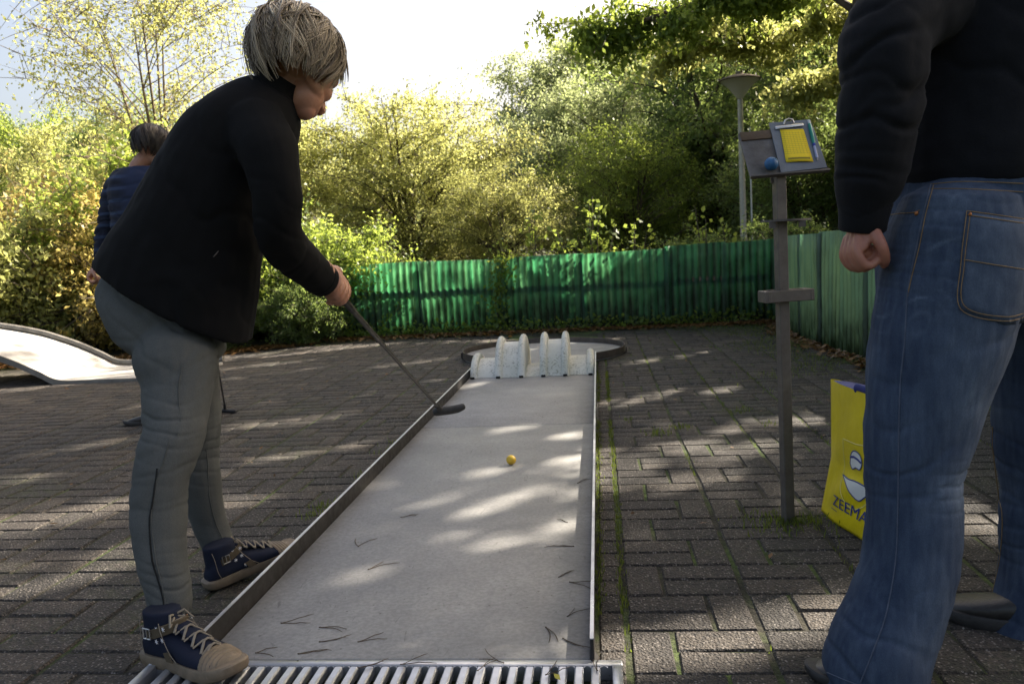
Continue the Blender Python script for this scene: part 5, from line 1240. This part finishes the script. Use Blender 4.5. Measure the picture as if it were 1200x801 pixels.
# sweatshirt
mb = MB()
def ringm(z, a, b, cx=1.30, cy=.13, n=30, tilt=0):
    return [Vector((cx+a*math.cos(t)*.8-b*math.sin(t)*.6, cy+a*math.cos(t)*.6+b*math.sin(t)*.8, z+tilt*math.cos(t))) for t in np.linspace(0, 2*math.pi, n+1)[:-1]]
zh = at(1130,208,-.05).z
mb.rings([ringm(zh-.006,.163,.185), ringm(zh+.02,.172,.195), ringm(1.10,.172,.198), ringm(1.2,.165,.198), ringm(1.32,.160,.21), ringm(1.41,.145,.215), ringm(1.47,.11,.16), ringm(1.52,.080,.088)])
SA = [Vector((1.17,.02,1.38)), at(1040,40,-.05), at(1033,110,-.05), at(1026,165,-.04), at(1018,210,-.02), at(1010,238,-.01)]
limb(mb, SA, [.086,.082,.076,.071,.066,.050], 20)
limb(mb, [Vector((1.42,.26,1.38)), Vector((1.45,.34,1.24)), Vector((1.42,.43,1.10)), wrR_m+Vector((0,0,.05))], [.09,.075,.065,.05], 18)
fo = folds([(at(1020,150,-.1),(.35,0,1),.008,.075,.11), (at(1030,60,-.12),(-.4,0,1),.005,.09,.12), (at(1010,212,-.08),(.2,0,1),.007,.050,.06), (at(1085,110,-.12),(-.6,.2,1),.009,.11,.12), (at(1140,60,-.1),(.7,0,1),.003,.14,.2)], .004)
skin_obj('sweatshirt', mb, .0055, 3, M['hoody'], ma, fo)
cA, cB = at(1014,236,-.008), at(1010,271,.0)
cdir = (cB-cA); mb = MB(); n = 60; rs = []
for t, rr in ((0,.048),(.04,.0515),(.5,.0465),(.93,.0445),(1,.041)):
    c = cA+cdir*t; X_ = Vector((1,0,0)); X_ = (X_-cdir.normalized()*X_.dot(cdir.normalized())).normalized(); Y_ = cdir.normalized().cross(X_)
    rs.append([c+(X_*math.cos(2*math.pi*i/n)+Y_*math.sin(2*math.pi*i/n))*(rr+(.0011 if i%2 else 0)) for i in range(n)])
mb.rings(rs); mb.build('cuff', M['hoody'], ma)
# jeans
mb = MB()
mb.rings([ringm(zh+.045,.158,.180,1.295), ringm(zh-.03,.162,.186,1.295), ringm(.93,.168,.19,1.29), ringm(.86,.170,.19,1.285), ringm(.79,.165,.185,1.285), ringm(.74,.13,.15,1.285)])
limb(mb, P3, R3, 24, 4); limb(mb, P4, R4, 24, 4)
k3, h3 = P3[5], P3[-1]
fo = folds([(P3[0]+Vector((-.05,-.08,.0)),(.1,0,1),.0022,.030,.10),(P3[1]+Vector((-.07,-.03,.02)),(.3,0,1),.0035,.030,.08),(P3[2],(-.5,0,1),.003,.09,.14),(k3+Vector((.06,-.05,-.02)),(.10,0,1),.0045,.028,.06),(k3+Vector((-.05,-.05,.06)),(-.6,0,1),.004,.075,.10),(h3+Vector((-.03,-.05,.08)),(.6,0,1),.007,.075,.11),(P3[7],(-.9,0,.8),.003,.09,.12),(P4[3],(.2,0,1),.005,.06,.16),(P4[5],(-.3,0,1),.005,.05,.12),(P4[8],(.5,0,1),.006,.06,.12)], .003)
def fm(V):
    e = lambda p, s_, a: a*np.exp(-(((V-np.array(p))/np.array(s_))**2).sum(1))
    f = e(P3[3]+Vector((.06,-.08,0)), (.07,.2,.22), .30)+e(k3+Vector((.06,-.08,-.01)), (.055,.2,.05), .35)+e(P3[8]+Vector((.05,-.05,.02)), (.05,.2,.16), .28)+e(at(1080,240,-.1), (.12,.2,.05), .14)
    th = np.maximum(0, np.sin(V[:,2]*150+vnoise(V, 9)*26+V[:,0]*40)-.66)*1.3*np.clip(vnoise(V, 26, 4)*2.6-.9, 0, 1)
    f = f+th*(e(at(1050,340,-.05), (.09,.2,.10), .9)+e(k3+Vector((.07,-.05,.0)), (.05,.2,.045), 1.3)+e(at(1100,300,-.05), (.12,.2,.10), .5))
    return np.clip(f*1.15+.10+.30*vnoise(V, 12)**2+.25*(vnoise(V*np.array([1,1,.12]), 160, 6)-.35), 0, 1)
jm = skin_obj('jeans', mb, .0045, 2, M['blue_jeans'], ma, fo, fm)
# surface helper: nearest point on the jeans along the view from behind
bpy.context.view_layer.update()
dg = bpy.context.evaluated_depsgraph_get()
from mathutils.bvhtree import BVHTree
def bvh_of(o): return BVHTree.FromObject(o, dg)
JT_ = bvh_of(jm); JO = wl(ma)
def onj(px, py, lift=.0015, tree=None, off=None):
    d = (c_f + c_r*((px-600)/FPX) + c_u*((400.5-py)/FPX)).normalized(); h = (tree or JT_).ray_cast(CAM-(off or JO), d)
    if h[0] is None: return None
    return h[0]+(off or JO)-d*lift
def seam(name, pts, mat_, r_=.0013, par=ma, n=8, tree=None, off=None, lift=.0012):
    c = crom(pts, n); q = [onj(x, y, lift, tree, off) for x, y in c]; q = [p for p in q if p is not None]
    if len(q) < 3: return
    mb = MB(); mb.tube(q, r_, 5); mb.build(name, mat_, par)
seam('side_seam', [(1091,216),(1082,250),(1074,290),(1064,340),(1060,400),(1055,450),(1053,520),(1052,600),(1049,660),(1038,720),(1022,765),(1008,800)], M['stitch_pale'], .0016)
seam('side_seam', [(1094,217),(1085,250),(1077,290),(1067,330),(1062,355)], M['stitch'], .0010)
seam('waistband_seam', [(1090,216),(1120,213),(1150,213),(1199,215)], M['stitch'], .0010); seam('waistband_seam', [(1088,221),(1120,221),(1150,222),(1199,225)], M['stitch'], .0009)
seam('inner_seam', [(1163,500),(1164,560),(1174,600),(1172,650),(1164,690),(1156,730),(1150,790)], M['stitch'], .0014)
# back pocket: a patch of cloth laid on the seat
pk = [(1133,247),(1215,258),(1218,320),(1214,362),(1180,376),(1126,362),(1128,310)]
G_ = []; ny, nx_ = 12, 10
for j in range(ny+1):
    for i in range(nx_+1):
        u, v = i/nx_, j/ny; L_ = (1133-7*v-3*math.sin(v*3), 247+115*v); R__ = (1215, 258+112*v); x = L_[0]*(1-u)+R__[0]*u; y = L_[1]*(1-u)+R__[1]*u+(14*(1-abs(u-.62)/.62) if v > .99 else 14*(1-abs(u-.62)/.62)*v**3)
        G_.append(onj(x, y, .0032))
if all(p is not None for p in G_):
    mb = MB(); mb.add(G_, [(j*(nx_+1)+i, j*(nx_+1)+i+1, (j+1)*(nx_+1)+i+1, (j+1)*(nx_+1)+i) for j in range(ny) for i in range(nx_)]); o = mb.build('back_pocket', M['blue_jeans'], ma); attr(o.data, 'fade', [.28+.25*random.random()*(1 if v[2] else 1) for v in mb.v])
    sd = o.modifiers.new('t', 'SOLIDIFY'); sd.thickness = .0016; sd.offset = 0
    for pts in ([(1133,247),(1126,310),(1126,362),(1178,376),(1214,366)], [(1137,250),(1130,310),(1130,358),(1179,371),(1212,362)], [(1133,247),(1170,252),(1210,258)], [(1134,252),(1170,257),(1210,263)], [(1129,304),(1165,310),(1210,317)]):
        seam('pocket_stitching', pts, M['stitch'], .0009, lift=.0050)
    p = onj(1137,251,.006); mb = MB(); mb.ell(p, (.0035,.0025,.0035), nu=10, nv=6); mb.build('rivet', mat('copper', (.35,.14,.05), rough=.4, metal=.7), ma)
seam('pocket_seam', [(1040,252),(1055,250),(1070,249),(1078,246)], M['stitch'], .0010)
p = onj(1074,250,.003)
if p: mb = MB(); mb.ell(p, (.0045,.003,.0045), nu=12, nv=6); mb.build('rivet', mat('copper', (.35,.14,.05), rough=.4, metal=.7), ma)
seam('hem', [(966,786),(1000,800),(1040,812),(1085,816)], M['stitch_pale'], .0014)
shoe(ma, P3[-1]+Vector((.09,-.05,-P3[-1].z)), P3[-1]+Vector((-.125,.03,-P3[-1].z)), (0,0,1), M['leather'], M['rubber'], False, False)
shoe(ma, P4[-1]+Vector((.11,-.07,-P4[-1].z)), P4[-1]+Vector((-.17,.09,-P4[-1].z)), (0,0,1), M['leather'], M['rubber'], False, False)

# ================================================================== THE YELLOW BAG
M['bag'] = mat('yellow_plastic', (.80,.62,.01), (.72,.55,.01), .32, 14, bstr=.35, bscale=24, bdist=.006); M['bag_blue'] = mat('blue_print', (.015,.035,.22), (.012,.03,.19), .4, bstr=0); M['bag_white'] = mat('white_print', (.78,.78,.74), (.74,.74,.70), .4, bstr=0)
M['bag_line'] = mat('pale_print', (.82,.74,.25), (.80,.72,.24), .4, bstr=0); M['bag_in'] = mat('blue_bag_lining', (.01,.03,.22), (.008,.02,.16), .5, bstr=0)
cBL, cB1 = gnd(962,598,.003), gnd(1018,636,.003); bd = (cB1-cBL).normalized(); cBR2 = cBL+bd*.40
cTL = at(973.5,444,cBL.y+.02); cML = at(974,535,cBL.y+.0); cTR = cTL+bd*.385+Vector((.0,.0,-.012)); cMR = cML+bd*.40
# keep the far side the real width of such a bag
def bagp(u, v, w=0.0):
    L_ = Vector(crom([cTL, cML, cBL], 10)[min(20, int(round(v*20)))]) if False else (cTL*(1-v/.45)+cML*(v/.45) if v < .45 else cML*(1-(v-.45)/.55)+cBL*((v-.45)/.55))
    R__ = (cTR*(1-v/.45)+cMR*(v/.45) if v < .45 else cMR*(1-(v-.45)/.55)+cBR2*((v-.45)/.55))
    n_ = (cTR-cTL).cross(cML-cTL).normalized()
    if n_.y > 0: n_ = -n_
    bul = math.sin(math.pi*min(1, max(0, u)))*(.012+.03*v*(1-v)); fold_ = -.007*math.exp(-((v-.46)/.025)**2)*u+(.005*math.sin(u*9+v*6)*v+.003*math.sin(v*17+u*8))*min(1, u*5)
    return L_*(1-u)+R__*u+n_*(bul+fold_+w)
bag = thing('carrier_bag', 'yellow plastic carrier bag with blue lettering standing on the paving beyond the player in jeans', 'bag', tuple(bagp(.5, 1)))
nu_, nv_ = 26, 34; V = []; bn = (cTR-cTL).cross(cML-cTL).normalized(); bn = bn if bn.y > 0 else -bn
for side in (0, 1):
    for j in range(nv_+1):
        for i in range(nu_+1):
            u, v = i/nu_, j/nv_
            p = bagp(u, v)
            if side: p = p+bn*(.012+.075*math.sin(math.pi*min(1, u*1.0))**.5*(.35+.65*v)+.03*v)
            V.append(tuple(p))
n1 = nu_+1; F = []; o2 = n1*(nv_+1)
for j in range(nv_):
    for i in range(nu_):
        a = j*n1+i; F.append((a, a+1, a+n1+1, a+n1)); F.append((o2+a, o2+a+n1, o2+a+n1+1, o2+a+1))
    a = j*n1; F.append((a, a+n1, o2+a+n1, o2+a)); a = j*n1+nu_; F.append((a, o2+a, o2+a+n1, a+n1))
for i in range(nu_): a = nv_*n1+i; F.append((a, a+1, o2+a+1, o2+a))
me = npmesh('bag_body', np.array(V)-np.array(wl(bag)), np.array(F)); mkobj('bag_body', me, M['bag'], bag)
V = []
for j in range(3):
    for i in range(nu_+1):
        u = i/nu_; V.append(tuple(bagp(u, .0)+bn*(.006+.05*math.sin(math.pi*u)**.5*(j/2))+Vector((0,0,.012*math.sin(u*3.14)*(1 if j else .2)-.004))))
F = [(j*n1+i, j*n1+i+1, (j+1)*n1+i+1, (j+1)*n1+i) for j in range(2) for i in range(nu_)]
me = npmesh('lining', np.array(V)-np.array(wl(bag)), np.array(F)); mkobj('lining', me, M['bag_in'], bag)
for k, dw in enumerate((0, .05)):
    mb = MB(); a, b = bagp(.48, 0)+bn*dw, bagp(.80, 0)+bn*dw; mid = (a+b)/2+Vector((.0,.0,.012)); mb.tube(crom([a, a*.75+mid*.25+Vector((0,0,.008)), mid, b*.75+mid*.25+Vector((0,0,.008)), b], 6), .011, 8, flat=.25, fdir=tuple(bn)); mb.build('handle', M['bag_in'], bag)
def bag_strip(name, uv, wdt, mat_, closed=False, lift=.0016):
    mb = MB(); mb.tube([bagp(u, v, lift) for u, v in uv], wdt, 5, closed=closed, flat=.3, fdir=tuple(bn)); mb.build(name, mat_, bag)
# printed frame and plain two tone emblem
fr_ = [(u+.11, v) for u, v in [(.20,.295),(.42,.29),(.64,.30),(.64,.56),(.60,.68),(.52,.75),(.42,.78),(.32,.74),(.25,.66),(.21,.56)]]
bag_strip('printed_frame', crom(fr_+[fr_[0]], 4), .0016, M['bag_line'])
def patch(name, uv, mat_, lift):
    c = (sum(u for u, v in uv)/len(uv), sum(v for u, v in uv)/len(uv)); mb = MB(); vs = [bagp(*c, lift)]; rings_ = 4
    for k in range(1, rings_+1):
        vs += [bagp(c[0]+(u-c[0])*k/rings_, c[1]+(v-c[1])*k/rings_, lift) for u, v in uv]
    n = len(uv); fs = [(0, 1+i, 1+(i+1)%n) for i in range(n)]
    for k in range(rings_-1):
        for i in range(n): a = 1+k*n+i; b = 1+k*n+(i+1)%n; fs.append((a, a+n, b+n, b))
    mb.add(vs, fs); mb.build(name, mat_, bag)
capo = [(u*.8+.19, (v-.31)*.9+.33) for u, v in [(.30,.40),(.33,.34),(.40,.31),(.50,.32),(.54,.37),(.50,.41),(.42,.41),(.34,.43)]]
col_ = [((u-.2)*1.3+.31, (v-.53)*.88+.52) for u, v in [(.20,.535),(.30,.54),(.42,.52),(.56,.55),(.50,.64),(.44,.71),(.36,.66),(.30,.60)]]
for nm_, q in (('emblem_top', capo), ('emblem_base', col_)):
    c = crom(q+[q[0]], 3)[:-1]; patch(nm_, [tuple(x) for x in c], M['bag_white'], .0022); bag_strip(nm_+'_outline', [tuple(x) for x in c], .0022, M['bag_blue'], True, .0026)
bag_strip('emblem_band', [(.44,.375),(.50,.365),(.56,.370),(.61,.380)], .004, M['bag_blue'], False, .003)
# lettering
fc = bpy.data.curves.new('lettering', 'FONT'); fc.body = 'ZEEMAN'; fc.size = 1.0; fc.offset = .0; fc.space_character = 1.02
fo_ = bpy.data.objects.new('tmp', fc); COL.objects.link(fo_); bpy.context.view_layer.update(); dg = bpy.context.evaluated_depsgraph_get(); tm = bpy.data.meshes.new_from_object(fo_.evaluated_get(dg)); bpy.data.objects.remove(fo_)
n = len(tm.vertices); V = np.empty(n*3); tm.vertices.foreach_get('co', V); V = V.reshape(-1,3); xm = V[:,0].max()
W_ = .66; U0, V0 = .245, .842
out = []
for x, y, z in V:
    u = U0+(x/xm)*W_; v = V0-(y/.72)*.105+.0*(x/xm); out.append(bagp(u, v, .0030))
tm.vertices.foreach_set('co', np.array([tuple(p-wl(bag)) for p in out], np.float32).ravel()); tm.update(); o = mkobj('lettering', tm, M['bag_blue'], bag, False)
bag_strip('small_print', [(.22,.885),(.27,.885),(.33,.886)], .0013, M['bag_blue'])
